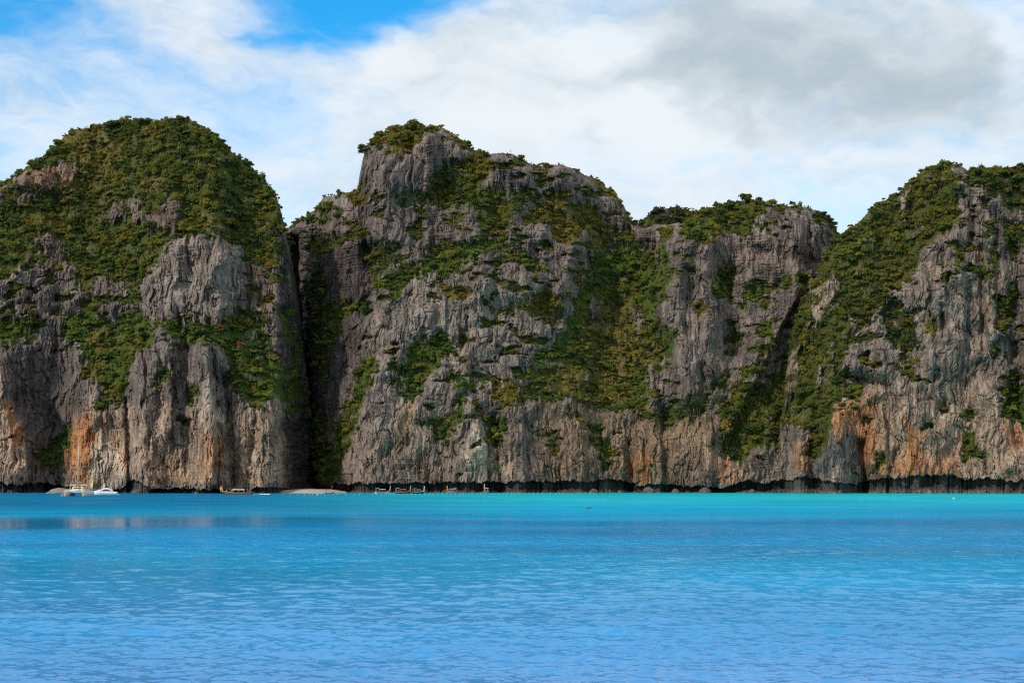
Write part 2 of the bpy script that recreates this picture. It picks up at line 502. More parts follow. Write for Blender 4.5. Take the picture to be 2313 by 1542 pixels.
VEG_C = [
    ([(836, 318), (877, 290), (931, 272), (991, 280), (1022, 300), (1072, 330), (1085, 345), (1079, 356), (1052, 342), (1005, 300), (968, 296), (945, 307), (954, 331), (924, 348), (893, 358), (870, 341), (839, 330)],
     1.0, ol, 'on the cap of the grey central peak', 7),
    ([(1052, 368), (1080, 335), (1106, 340), (1106, 375), (1086, 429), (1146, 429), (1204, 436), (1241, 456), (1160, 459), (1153, 510), (1153, 544), (1086, 547), (1079, 496), (1062, 469), (1028, 490), (1001, 476), (978, 459), (937, 459), (917, 469), (890, 456), (880, 429), (904, 439), (937, 442), (964, 429), (981, 399), (1018, 375)],
     1.0, md, 'in the gully under central peak', 8),
    ([(1106, 336), (1157, 338), (1207, 366), (1258, 360), (1291, 370), (1342, 395), (1372, 412), (1359, 422), (1308, 392), (1258, 377), (1207, 384), (1157, 356)], 0.9, ol, 'along the ridge beside the central peak', 5),
    ([(1234, 436), (1295, 429), (1295, 456), (1342, 476), (1379, 520), (1379, 564), (1335, 544), (1308, 530), (1288, 557), (1261, 557), (1241, 517), (1214, 496), (1173, 506)], 0.9, ol, 'on the brown shoulder of central peak', 8),
    ([(1372, 412), (1400, 440), (1432, 492), (1440, 520), (1412, 505), (1395, 465)], 0.5, ol, 'down the falling ridge of the central peak', 6),
    ([(890, 628), (910, 608), (971, 577), (1022, 554), (1079, 550), (1126, 554), (1173, 564), (1207, 587), (1224, 614), (1200, 614), (1160, 594), (1133, 567), (1072, 577), (1062, 597), (1038, 621), (998, 611), (964, 624), (924, 635), (904, 678), (856, 650), (843, 662), (836, 640)],
     1.0, gn, 'on the bright slab of central cliff', 7),
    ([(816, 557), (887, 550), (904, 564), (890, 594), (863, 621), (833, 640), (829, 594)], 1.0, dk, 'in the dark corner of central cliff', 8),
    ([(698, 544), (789, 527), (809, 530), (802, 550), (782, 550), (742, 564), (715, 587), (691, 574)], 0.9, md, 'on the shoulder above the gorge', 7),
    ([(711, 456), (752, 476), (745, 510), (715, 496)], 0.7, md, 'high on the crest above the gorge', 6),
    ([(781, 427), (836, 418), (836, 456), (802, 473)], 0.9, ol, 'on the notch beside the central peak', 6),
    ([(725, 692), (802, 689), (833, 692), (833, 729), (802, 712), (769, 746), (745, 800), (730, 870), (717, 800), (718, 740)], 1.0, gn, 'on the slope inside the gorge', 7),
    ([(988, 645), (1072, 655), (1072, 678), (1005, 678)], 0.8, ol, 'on the middle of the pale central cliff', 7),
    ([(1106, 712), (1153, 692), (1241, 658), (1275, 678), (1261, 746), (1187, 705), (1113, 719)], 0.8, ol, 'on pale cliff beside the green gully', 8),
    ([(1334, 569), (1384, 575), (1462, 569), (1512, 562), (1516, 636), (1499, 680), (1479, 704), (1489, 737), (1536, 761), (1529, 788), (1502, 822), (1462, 838), (1452, 872), (1469, 919), (1422, 933), (1355, 930), (1321, 916), (1287, 899), (1206, 909), (1179, 882), (1186, 842), (1233, 791), (1274, 758), (1290, 704), (1317, 636), (1327, 589)],
     1.0, gn, 'in the wide gully of central cliff', 9),
    ([(1384, 518), (1442, 515), (1442, 548), (1411, 569), (1391, 562)], 0.9, md, 'under the low saddle of the ridge', 7),
    ([(1489, 515), (1529, 511), (1519, 542), (1489, 545)], 0.9, md, 'on the low saddle of the ridge', 6),
    ([(1556, 490), (1604, 455), (1671, 446), (1722, 450), (1786, 455), (1845, 463), (1826, 478), (1786, 481), (1738, 474), (1705, 501), (1749, 511), (1738, 521), (1698, 515), (1671, 548), (1651, 525), (1610, 542), (1580, 569), (1566, 575), (1573, 535), (1536, 545), (1543, 528)],
     1.0, md, 'on the flat cap of the brown peak', 7),
    ([(1610, 623), (1654, 602), (1674, 629), (1654, 650), (1657, 677), (1631, 683), (1610, 663)], 1.0, gn, 'on the face of the brown peak', 6),
    (circle(1695, 668, 14, 18), 0.9, gn, 'small on the face of the brown peak', 5),
    (circle(1590, 700, 17, 14), 0.8, ol, 'on the pale buttress of the brown peak', 5),
    (circle(1678, 697, 10, 10), 0.9, gn, 'on the lower face of the brown peak', 5),
    (circle(1657, 764, 22, 18), 0.9, md, 'under the face of the brown peak', 6),
    ([(1782, 629), (1826, 629), (1816, 650), (1789, 636)], 0.9, gn, 'beside the dark rib of the brown peak', 5),
    ([(1866, 488), (1895, 515), (1893, 545), (1878, 550)], 0.9, md, 'on the drop behind the brown peak', 5),
    ([(1668, 845), (1722, 811), (1728, 835), (1684, 862)], 0.9, gn, 'on the slanting grey rib', 6),
    ([(1705, 757), (1752, 720), (1752, 768), (1711, 768)], 0.9, gn, 'on top of the slanting grey rib', 6),
    ([(1593, 886), (1637, 849), (1657, 838), (1647, 875), (1620, 886)], 1.0, gn, 'in the cleft beside the slanting rib', 6),
    ([(1621, 909), (1668, 882), (1766, 869), (1766, 909), (1803, 936), (1789, 960), (1789, 1004), (1783, 1030), (1756, 1011), (1735, 1017), (1708, 1011), (1685, 1044), (1665, 1054), (1631, 1038), (1627, 977)],
     1.0, md, 'on the slope above the sea caves', 8),
    ([(899, 808), (977, 758), (1004, 754), (1024, 781), (1017, 808), (977, 838), (960, 869), (953, 896), (923, 923), (913, 889), (923, 862), (909, 838)], 1.0, gn, 'on pale cliff above the long boats', 6),
    ([(943, 950), (983, 963), (1010, 943), (1034, 909), (1051, 913), (1041, 956), (1017, 990), (997, 1010), (980, 1004), (977, 970), (950, 963)], 1.0, gn, 'in the green wedge of central cliff', 6),
    ([(1098, 950), (1122, 940), (1142, 960), (1139, 1017), (1118, 1010), (1101, 990)], 1.0, gn, 'in the narrow cleft beside the cream rock', 6),
    ([(764, 956), (781, 916), (815, 825), (855, 808), (842, 869), (822, 916), (795, 983), (775, 1061), (756, 1088), (748, 1060)], 1.0, gn, 'down the gorge edge above the beach', 8),
    ([(1226, 983), (1253, 990), (1260, 1024), (1233, 1020)], 0.9, gn, 'low on the ochre cliff', 6),
    (circle(1294, 946, 12, 10), 1.0, gn, 'alone on the ochre cliff', 5),
    ([(1321, 960), (1348, 970), (1388, 1014), (1402, 1027), (1375, 1038), (1338, 1000)], 1.0, gn, 'in the slanting strip on the ochre cliff', 6),
    (circle(1365, 1050, 12, 10), 0.9, gn, 'lowest on the ochre cliff', 5),
    ([(700, 900), (740, 960), (766, 1051), (748, 1108), (692, 1108), (700, 1017)], 1.0, gn, 'in the dark bottom of the gorge', 8),
    (circle(1300, 640, 14, 10), 0.8, ol, 'beside the grey pinnacle', 5),
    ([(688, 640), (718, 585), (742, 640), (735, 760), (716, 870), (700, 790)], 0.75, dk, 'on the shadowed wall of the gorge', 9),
    ([(1480, 940), (1540, 920), (1570, 900), (1600, 930), (1570, 960), (1500, 975)], 0.7, md, 'on the ledges left of the dark slope', 8),
    ([(1100, 870), (1160, 860), (1200, 905), (1150, 930), (1105, 905)], 0.6, ol, 'above the cream rock', 9),
    ([(1030, 870), (1070, 850), (1090, 880), (1050, 895)], 0.6, gn, 'on the grey step above the cream rock', 8),
]
ROCK_C = [
    (circle(1340, 700, 16, 24), 6),
    (circle(1330, 860, 10, 14), 5),
    ([(1425, 690), (1450, 700), (1455, 760), (1435, 770)], 6),
]
VEG_R = [
    ([(2022, 430), (2106, 366), (2164, 352), (2194, 378), (2157, 390), (2174, 431), (2164, 462), (2170, 509), (2123, 536), (2089, 563), (2073, 590), (2052, 624), (2032, 657), (2005, 674), (1985, 691), (1971, 725), (1938, 758), (1907, 792), (1904, 842), (1904, 882), (1887, 916), (1874, 1004), (1837, 1048), (1826, 1017), (1830, 984), (1803, 967), (1770, 960),
      (1740, 1000), (1749, 840), (1776, 792), (1790, 738), (1805, 671), (1850, 607), (1890, 536), (1931, 505), (1971, 465)],
     1.0, (0.130, 0.140, 0.025), 'on the sunny slope of steep peak', 8),
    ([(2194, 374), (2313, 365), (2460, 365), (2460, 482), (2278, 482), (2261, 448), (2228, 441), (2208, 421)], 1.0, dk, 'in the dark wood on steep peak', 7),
    ([(2258, 509), (2460, 500), (2460, 590), (2282, 580), (2265, 543)], 0.9, md, 'in the shaded corner of steep peak', 6),
    ([(1985, 688), (2019, 674), (2066, 718), (2069, 775), (2089, 792), (2039, 806), (2012, 785), (1995, 742)], 1.0, dk, 'in the dark clump on steep peak', 6),
    ([(2241, 674), (2288, 684), (2285, 738), (2251, 731)], 1.0, md, 'on the fluted face of the steep peak', 5),
    ([(1928, 872), (1951, 885), (1951, 909), (1911, 913)], 1.0, gn, 'under the overhang of the steep peak', 5),
    (circle(1990, 1046, 16, 17), 1.0, gn, 'above the dark boulder at the water', 4),
    ([(2174, 977), (2197, 973), (2218, 1038), (2174, 1053)], 1.0, gn, 'low on the orange streaked wall', 4),
    (circle(2096, 967, 11, 10), 1.0, gn, 'alone on the orange streaked wall', 4),
    (circle(2190, 943, 9, 16), 0.9, gn, 'above the bush on the streaked wall', 4),
    ([(2275, 855), (2330, 880), (2460, 900), (2460, 970), (2313, 970), (2285, 950), (2261, 916), (2275, 889)], 1.0, md, 'at the edge of the streaked wall', 6),
    (circle(1958, 957, 10, 8), 1.0, dk, 'on the ochre bulge', 4),
    (circle(2050, 832, 22, 16), 0.7, ol, 'on the pale brow of the steep peak', 6),
    (circle(2133, 923, 11, 12), 0.9, yl, 'on the pale wall of the steep peak', 4),
    (circle(2165, 585, 14, 22), 0.8, ol, 'on the upper rib of the steep peak', 5),
    (circle(2100, 740, 20, 22), 0.6, ol, 'on the pale ribs of the steep peak', 6),
    (circle(1842, 975, 24, 22), 1.0, dk, 'in the round dark thicket above the sea stack', 5),
    (circle(2215, 600, 10, 40), 0.5, ol, 'in the fluted groove of the steep peak', 5),
]
ROCK_R = [
    ([(1833, 657), (1891, 624), (1897, 664), (1857, 735), (1833, 731)], 7),
    ([(2025, 448), (2059, 408), (2073, 398), (2044, 470), (2039, 522)], 4),
    ([(2150, 385), (2185, 378), (2190, 400), (2160, 432)], 4),
    (circle(1807, 1000, 14, 40), 4),
    ([(1790, 800), (1812, 775), (1800, 870), (1775, 940), (1772, 880)], 4),
    (circle(1925, 730, 8, 22), 4),
    (circle(1850, 860, 7, 34), 4),
    (circle(1880, 800, 6, 20), 4),
]

# rock colours, gorge shade painted in with them: (outline, colour, strength, soft edge)
TONE_L = [
    ([(160, 925), (634, 935), (634, 1110), (160, 1110)], TAN, 0.72, 34),
    ([(-140, 380), (420, 380), (420, 620), (-140, 620)], BROWN, 0.6, 40),
    ([(60, 380), (180, 370), (180, 420), (60, 440)], ORANGE, 0.35, 14),
    ([(388, 547), (432, 537), (526, 557), (553, 604), (530, 712), (405, 729), (344, 692), (320, 614)], PALE, 0.75, 14),
    ([(560, 590), (610, 600), (600, 720), (545, 725)], BROWN, 0.6, 14),
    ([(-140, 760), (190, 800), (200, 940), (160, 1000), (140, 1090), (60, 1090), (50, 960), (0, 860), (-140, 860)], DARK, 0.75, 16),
    ([(-140, 860), (4, 870), (34, 950), (58, 1015), (58, 1085), (-140, 1110)], TAN, 1.0, 10),
    ([(0, 880), (30, 940), (58, 1010), (40, 1020), (10, 960)], ORANGE, 0.9, 7),
    ([(195, 945), (243, 963), (287, 1017), (283, 1102), (200, 1112), (197, 1017)], CREAM, 1.0, 8),
    ([(143, 1010), (182, 950), (192, 930), (218, 985), (202, 1020), (202, 1104), (160, 1100)], ORANGE, 1.0, 8),
    ([(215, 955), (245, 965), (290, 1035), (284, 1060), (255, 1010)], ORANGE, 0.75, 8),
    ([(452, 870), (484, 880), (500, 984), (465, 1010), (452, 960)], CREAM, 0.80, 8),
    ([(455, 985), (505, 990), (505, 1090), (455, 1080)], ORANGE, 0.6, 10),
    ([(333, 1060), (462, 1050), (450, 1104), (335, 1106)], OCHRE, 0.40, 12),
    ([(330, 980), (400, 985), (400, 1010), (330, 1010)], CREAM, 0.35, 12),
    ([(560, 1080), (580, 1010), (635, 1020), (630, 1090)], CREAM, 0.40, 14),
    ([(640, 540), (720, 1120), (655, 1120), (634, 900), (632, 600)], SHADED_BROWN, 0.88, 9),  # shade on the gorge side of the dome, put into the rock colour
]
TONE_C = [
    ([(780, 960), (1210, 980), (1210, 1090), (780, 1090)], TAN, 0.30, 40),
    ([(640, 520), (830, 560), (840, 700), (790, 830), (740, 1000), (650, 1100)], SHADED_BROWN, 0.90, 22),  # dark brown rock, darkened further to carry the gorge shade
    ([(700, 590), (760, 590), (760, 640), (700, 640)], BROWN, 0.5, 14),
    ([(820, 340), (1420, 380), (1420, 500), (830, 540)], MAUVE, 0.5, 40),
    ([(880, 640), (1250, 640), (1280, 760), (1180, 900), (1000, 1000), (850, 1000), (850, 760)], PALE, 0.55, 50),
    ([(860, 690), (1240, 690), (1200, 780), (870, 780)], PALE, 0.6, 30),
    ([(800, 900), (920, 900), (930, 1080), (780, 1090)], PALE, 0.45, 20),
    ([(896, 927), (945, 930), (930, 1000), (895, 1050), (890, 980)], OCHRE, 0.7, 9),
    ([(1061, 970), (1098, 970), (1125, 1080), (1050, 1082)], (0.50, 0.40, 0.29), 1.0, 8),
    ([(1120, 1050), (1160, 1055), (1155, 1085), (1110, 1085)], TAN, 0.6, 8),
    ([(1206, 930), (1640, 940), (1640, 1090), (1220, 1090)], OCHRE, 0.58, 45),
    ([(1425, 1045), (1470, 1040), (1470, 1100), (1430, 1100)], ORANGE, 0.75, 9),
    ([(1520, 560), (1880, 560), (1840, 700), (1540, 760)], (0.210, 0.152, 0.120), 0.8, 30),
    ([(1590, 1025), (1625, 1015), (1660, 1060), (1700, 1075), (1690, 1090), (1600, 1085)], TAN, 0.8, 7),
    ([(1600, 1050), (1650, 1040), (1690, 1085), (1630, 1088)], ORANGE, 0.5, 8),
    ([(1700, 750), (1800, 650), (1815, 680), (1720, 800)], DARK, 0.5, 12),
    ([(1480, 640), (1640, 720), (1640, 850), (1520, 840)], PALE, 0.4, 30),
]
TONE_R = [
    ([(1900, 640), (2300, 560), (2300, 1000), (1900, 900)], (0.295, 0.228, 0.178), 0.65, 50),
    ([(1880, 870), (2330, 880), (2460, 1090), (1880, 1090)], TAN, 0.58, 40),
    ([(1880, 900), (2000, 890), (2010, 1100), (1880, 1060)], OCHRE, 0.55, 20),
    ([(1884, 925), (1975, 910), (1975, 1060), (1950, 1060), (1920, 990), (1880, 1000)], ORANGE, 0.8, 12),
    ([(2034, 955), (2088, 1000), (2084, 1055), (2165, 1062), (2165, 1075), (2010, 1072), (2060, 1040)], ORANGE, 0.95, 9),
    ([(1990, 1020), (2170, 1020), (2170, 1078), (1990, 1078)], ORANGE, 0.35, 14),
    ([(2180, 960), (2460, 960), (2460, 1090), (2180, 1090)], TAN, 0.35, 25),
    ([(2260, 965), (2330, 1000), (2460, 1000), (2460, 1025), (2300, 1020)], ORANGE, 0.9, 10),
    ([(1790, 1000), (1825, 1010), (1822, 1068), (1800, 1070)], ORANGE, 0.65, 7),
    ([(1833, 650), (1900, 620), (1900, 680), (1850, 760), (1820, 760)], TAN, 0.5, 14),
    ([(1770, 760), (1805, 780), (1800, 900), (1765, 900)], TAN, 0.5, 12),
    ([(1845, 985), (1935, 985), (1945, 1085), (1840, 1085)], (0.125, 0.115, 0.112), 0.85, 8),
    ([(2085, 590), (2130, 580), (2130, 640), (2085, 640)], TAN, 0.45, 12),
    ([(2225, 600), (2245, 600), (2245, 760), (2225, 760)], OCHRE, 0.5, 10),
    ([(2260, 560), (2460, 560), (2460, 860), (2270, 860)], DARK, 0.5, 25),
]

GOLD = ((1370, 800, 85, 80), (1320, 855, 110, 45), (1400, 715, 50, 60), (1450, 800, 50, 40), (1345, 730, 40, 50), (1400, 880, 40, 40), (1350, 860, 60, 50), (165, 305, 75, 32), (215, 345, 70, 38), (170, 425, 60, 24), (120, 505, 80, 20),
        (250, 395, 40, 20), (350, 420, 40, 18), (470, 500, 40, 22), (230, 770, 40, 30), (215, 830, 25, 30))
ALL_POINTS = []      # plant positions collected from every hill


def interp(pts, x):
    p = np.array(pts, float)
    return np.interp(x, p[:, 0], p[:, 1])


def make_hill(name, label, top, base, notch, veg_polys, rock_polys, tones, feats, slope_rock, slope_veg, seed, step=1.75,
              base_tone=GREY, strata=0.5, notch_depth=7.0, round_px=42.0, ledge=0.14, drop=5.0, bare_polys=()):
    top = np.array(top, float)
    uu = np.arange(top[0, 0], top[-1, 0], 0.5)
    tt = np.interp(uu, top[:, 0], top[:, 1]) + drop
    tt = tt + 3.0 * pnoise(uu / 23.0, uu * 0 + seed, seed) + 2.0 * pnoise(uu / 7.0, uu * 0 + seed, seed + 3)
    # columns spaced along the outline, so that steep edges keep their detail
    ds = np.hypot(np.diff(uu), 0.28 * np.diff(tt))
    s = np.concatenate([[0], np.cumsum(ds)])
    nc = int(s[-1] / step)
    sc = np.linspace(0, s[-1], nc)
    uc = np.interp(sc, s, uu)
    tc = np.interp(uc, uu, tt)
    Yb = interp(base, uc)
    vb = VH + FPX * (CAM_H + 1.6) / Yb
    vn = interp(notch, uc) + 4.5 * fbm(uc / 12.0, uc * 0 + 5.5, seed + 8, 4, 0.6) + 11.0 * pnoise(uc / 75.0, uc * 0 + 2.5, seed + 9) * (uc > 1300) + 3.0
    vn = np.minimum(vn, vb - 5)
    tc = np.minimum(tc, vn - 2)
    nn = 14
    nr = int((np.max(vb) - np.min(tc)) / step)
    r0 = np.linspace(0, 1, nn)[:, None]
    r1 = np.linspace(0, 1, nr)[1:, None]
    v = np.concatenate([vb + r0 * (vn - vb), vn + r1 * (tc - vn)], 0)
    u = np.broadcast_to(uc, v.shape).copy()
    up = np.concatenate([r0 * 0, r1 * np.ones((1, nc))[:, :1]], 0)
    # warped lookup, with a toothed upper edge for the rock
    wu = u + 9 * fbm(u / 34, v / 34, seed + 1, 3) + 3 * pnoise(u / 7, v / 7, seed + 2)
    wvv = v + 9 * fbm(u / 30, v / 34, seed + 4, 3) + 13 * ridged(u / 12, v / 80, seed + 6, 2) - 5
    vegd = np.zeros(v.shape)
    tint = np.zeros(v.shape + (3,))
    wsum = np.full(v.shape, 1e-6)
    region = np.full(v.shape, -1, int)
    best = np.full(v.shape, 0.25)
    for i, (poly, dens, tnt, where, soft) in enumerate(veg_polys):
        mk = poly_mask(wu, wvv, poly, 1.7 * soft)
        vegd = np.maximum(vegd, mk * dens)
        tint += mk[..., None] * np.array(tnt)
        wsum += mk
        c = mk > best
        region = np.where(c, i, region)
        best = np.where(c, mk, best)
    for poly, soft in rock_polys:
        vegd *= 1 - 0.80 * poly_mask(wu, wvv, poly, 1.3 * soft)
    vegd *= sstep(-0.05, 0.25, 0.42 + fbm(u / 42, v / 42, seed + 40, 4)) * 0.45 + 0.55
    # stray plants on ledges of the bare rock
    low = 0.62 * sstep(900, 1000, v)
    clean = np.zeros(v.shape)
    for poly in bare_polys:
        clean = np.maximum(clean, poly_mask(wu, wvv, poly, 12))
    stray_n = fbm(u / 46, v / 30, seed + 50, 4) - low - 0.9 * clean
    stray = sstep(0.02, 0.45, stray_n) * (v < vn - 12)
    vegd = np.maximum(vegd, 0.62 * sstep(0.20, 0.38, stray_n) * (v < vn - 12))
    tint = np.where(wsum[..., None] > 0.05, tint / wsum[..., None], np.array(md))
    soft_veg = blur(blur(vegd, 14 / step, 1), 5 / step, 0)
    # slope: rock stands steep, planted ground lies back
    dv = np.zeros(v.shape)
    dv[1:] = v[:-1] - v[1:]
    kz = Yb / FPX
    above_top = np.clip(1 - (v - tc) / round_px, 0, 1)
    slope = slope_rock + (slope_veg - slope_rock) * soft_veg + 2.2 * above_top ** 2
    slope[:nn] = 0
    rec = np.cumsum(slope * dv * kz, 0)
    Y = Yb + rec
    # rock stands proud of the planted ledges
    crisp = blur(vegd, 1.2, 1)
    fade = sstep(0, 14, v - tc)
    Y -= 2.6 * (1 - crisp) * fade
    fu = u + 5 * fbm(u / 20, v / 40, seed + 70, 3)
    for (kind, pts, w, h) in feats:
        d, side = line_dist(fu, v, pts)
        if kind == 'rib':       # soft rounded rib
            Y -= h * np.exp(-(d / w) ** 2)
        elif kind == 'fin':     # rib with a sheer right side
            Y -= h * np.where(side < 0, np.exp(-(d / (1.5 * w)) ** 2), np.exp(-(d / (0.45 * w)) ** 4))
        elif kind == 'gul':
            Y += h * np.exp(-(d / w) ** 2)
    bare = (1 - 0.75 * blur(vegd, 2.0, 1)) * fade * sstep(0, 1, up * 1e3 + 0.25)
    # relief of the rock: big blocks, flutes, bedding
    x_ = u + 12 * fbm(u / 70, v / 75, seed + 90, 3)
    y_ = v
    rel = 2.6 * fbm(x_ / 85, y_ / 110, seed + 100, 2)
    rel += 2.2 * ridged((x_ + 0.45 * y_) / 95, (y_ - 0.45 * x_) / 190, seed + 105, 2)
    rel += 1.0 * ridged(x_ / 34, y_ / 150, seed + 110, 2)
    rel += 0.80 * ridged(x_ / 13, y_ / 110, seed + 120, 2)
    rel += 0.50 * ridged(x_ / 5.2, y_ / 58, seed + 130, 2)
    cv, ce = cells(x_ / 26 + 0.4 * fbm(x_ / 12, y_ / 30, seed + 6, 2), y_ / 70, seed + 140)
    rel += 1.7 * (cv - 0.5) - 0.8 * (1 - sstep(0, 0.10, ce))
    cv, ce = cells(x_ / 13 + 0.3 * pnoise(x_ / 9, y_ / 9, seed + 7), y_ / 34, seed + 150)
    rel += 0.80 * (cv - 0.5) - 0.35 * (1 - sstep(0, 0.12, ce))
    ph = (y_ + 0.10 * (x_ - 1000) + 6 * fbm(x_ / 80, y_ / 80, seed + 160, 2)) / 17.0
    saw = ph - np.floor(ph)
    smask = sstep(-0.2, 0.5, fbm(x_ / 120, y_ / 120, seed + 165, 2)) * strata * (0.25 + 0.75 * sstep(720, 600, y_))
    rel += 1.3 * (0.5 - saw) * smask + 0.7 * (0.5 - (ph * 2.7 - np.floor(ph * 2.7))) * smask
    Y -= rel * bare
    Y += 1.8 * fbm(u / 26, v / 26, seed + 170, 4) * (1 - bare) * fade
    # sea notch cut under the cliff
    r = np.linspace(0, 1, nn)
    prof = np.interp(r, [0, 0.12, 0.36, 0.42, 0.55, 0.9, 0.985, 1.0], [ledge, ledge, ledge + 0.06, 0.75, 1.0, 1.0, 0.8, 0.0])
    nd = notch_depth * (0.75 + 0.5 * fbm(uc / 45, uc * 0 + 3.3, seed + 180, 3))
    Y[:nn] = Y[nn] + prof[:, None] * nd + 0.8 * fbm(u[:nn] / 14, v[:nn] / 10, seed + 185, 3) * np.sin(np.pi * r)[:, None] * 1.2
    X = (u - CX) / FPX * Y + bare * sstep(0.5, 1.2, np.abs(np.gradient(Yb, uc))) * (1.3 * fbm(v / 26, u / 60, seed + 260, 3) + 0.9 * ridged(v / 15, u / 30, seed + 265, 2) - 0.5)
    Z = CAM_H + (VH - v) / FPX * Y
    # far side of the ridge falls away behind
    nb = 12
    b = (np.linspace(0, 1, nb + 1)[1:, None] ** 1.4) * 90.0
    drp = np.minimum(b * (0.35 + 0.006 * b), Z[-1] + 3)
    Xb = np.broadcast_to(X[-1], (nb, nc))
    Yk = Y[-1] + b + np.zeros((1, nc))
    Zb = Z[-1] - drp + 0.6 * fbm(np.broadcast_to(uc / 20, (nb, nc)), Yk / 12, seed + 200, 3) * np.linspace(0, 1, nb)[:, None]
    P = np.stack([np.concatenate([X, Xb]), np.concatenate([Y, Yk]), np.concatenate([Z, Zb])], -1)
    # rock colour
    rc = np.broadcast_to(np.array(base_tone), v.shape + (3,)).copy()
    drift = fbm(u / 90, v / 120, seed + 210, 4)[..., None]
    rc = rc * (1 + 0.25 * drift)
    rc = rc + (np.array(MAUVE) - rc) * (0.5 * sstep(-0.1, 0.6, fbm(u / 70, v / 90, seed + 220, 3)))[..., None]
    su = u + 10 * fbm(u / 22, v / 70, seed + 230, 3)
    sv = v + 30 * ridged(u / 7, v / 160, seed + 240, 2) - 12 + 14 * fbm(u / 18, v / 60, seed + 245, 3)
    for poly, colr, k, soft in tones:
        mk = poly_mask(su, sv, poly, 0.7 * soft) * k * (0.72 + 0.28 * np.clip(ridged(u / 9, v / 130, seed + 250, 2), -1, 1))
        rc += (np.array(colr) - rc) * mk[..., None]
    # wet black band of the notch, pale scoured foot
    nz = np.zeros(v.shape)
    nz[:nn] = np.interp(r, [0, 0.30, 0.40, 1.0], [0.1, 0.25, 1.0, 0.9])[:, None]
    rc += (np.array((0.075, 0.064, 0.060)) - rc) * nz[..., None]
    ft = np.zeros(v.shape)
    ft[:nn] = np.interp(r, [0, 0.30, 0.40], [0.6, 0.5, 0.0])[:, None]
    rc += (np.array((0.16, 0.14, 0.135)) - rc) * ft[..., None]
    full = lambda a: np.concatenate([a, np.repeat(a[-1:], nb, 0)], 0)
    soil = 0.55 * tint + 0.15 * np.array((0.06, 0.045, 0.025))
    gn_ = 0.6 * fbm(u / 18, v / 12, seed + 270, 3)
    for (cu, cv_, ru, rv) in GOLD:
        gk = sstep(1.25, 0.5, ((u - cu) / ru) ** 2 + ((v - cv_) / rv) ** 2 + gn_)
        soil += (np.array((0.150, 0.118, 0.030)) - soil) * (0.85 * gk)[..., None]
    vv = np.clip(vegd, 0, 1)
    vv[:nn] = 0
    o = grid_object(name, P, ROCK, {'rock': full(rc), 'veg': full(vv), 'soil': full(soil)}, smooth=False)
    set_props(o, label, 'cliff', None, 'structure')
    # plant spots
    dX = np.gradient(P[..., 0], axis=1)
    dZ = np.gradient(P[..., 2], axis=0)
    dYr = np.gradient(P[..., 1], axis=0)
    area = np.abs(dX) * np.hypot(dZ, dYr)
    nr_all = P.shape[0]
    dens = np.concatenate([np.where(vegd > 0.15, vegd, 0) + 0.22 * stray * (vegd <= 0.15), np.repeat(vegd[-1:] * 0.8, nb, 0) * (np.arange(nb) < 6)[:, None]], 0)
    dens[:nn] = 0
    wgt = (area * dens).ravel()
    tot = wgt.sum()
    n_pl = int(tot / 1.35)
    pick = rng.choice(len(wgt), size=n_pl, p=wgt / tot)
    pos = P.reshape(-1, 3)[pick]
    jx = rng.normal(0, 0.35, (n_pl, 3))
    pos = pos + jx
    treg = full(region).ravel()[pick]
    tvn = full(vegd).ravel()[pick]
    tti = full(tint).reshape(-1, 3)[pick]
    pu = full(u).ravel()[pick]
    pv = full(v).ravel()[pick]
    ontop = (pick // nc) >= (nr_all - nb - 4)
    patch = fbm(pu / 55, pv / 40, seed + 300, 3)
    ALL_POINTS.append(dict(pos=pos, reg=treg, inveg=tvn, tint=tti, u=pu, v=pv, top=ontop, patch=patch, polys=veg_polys))
    return o


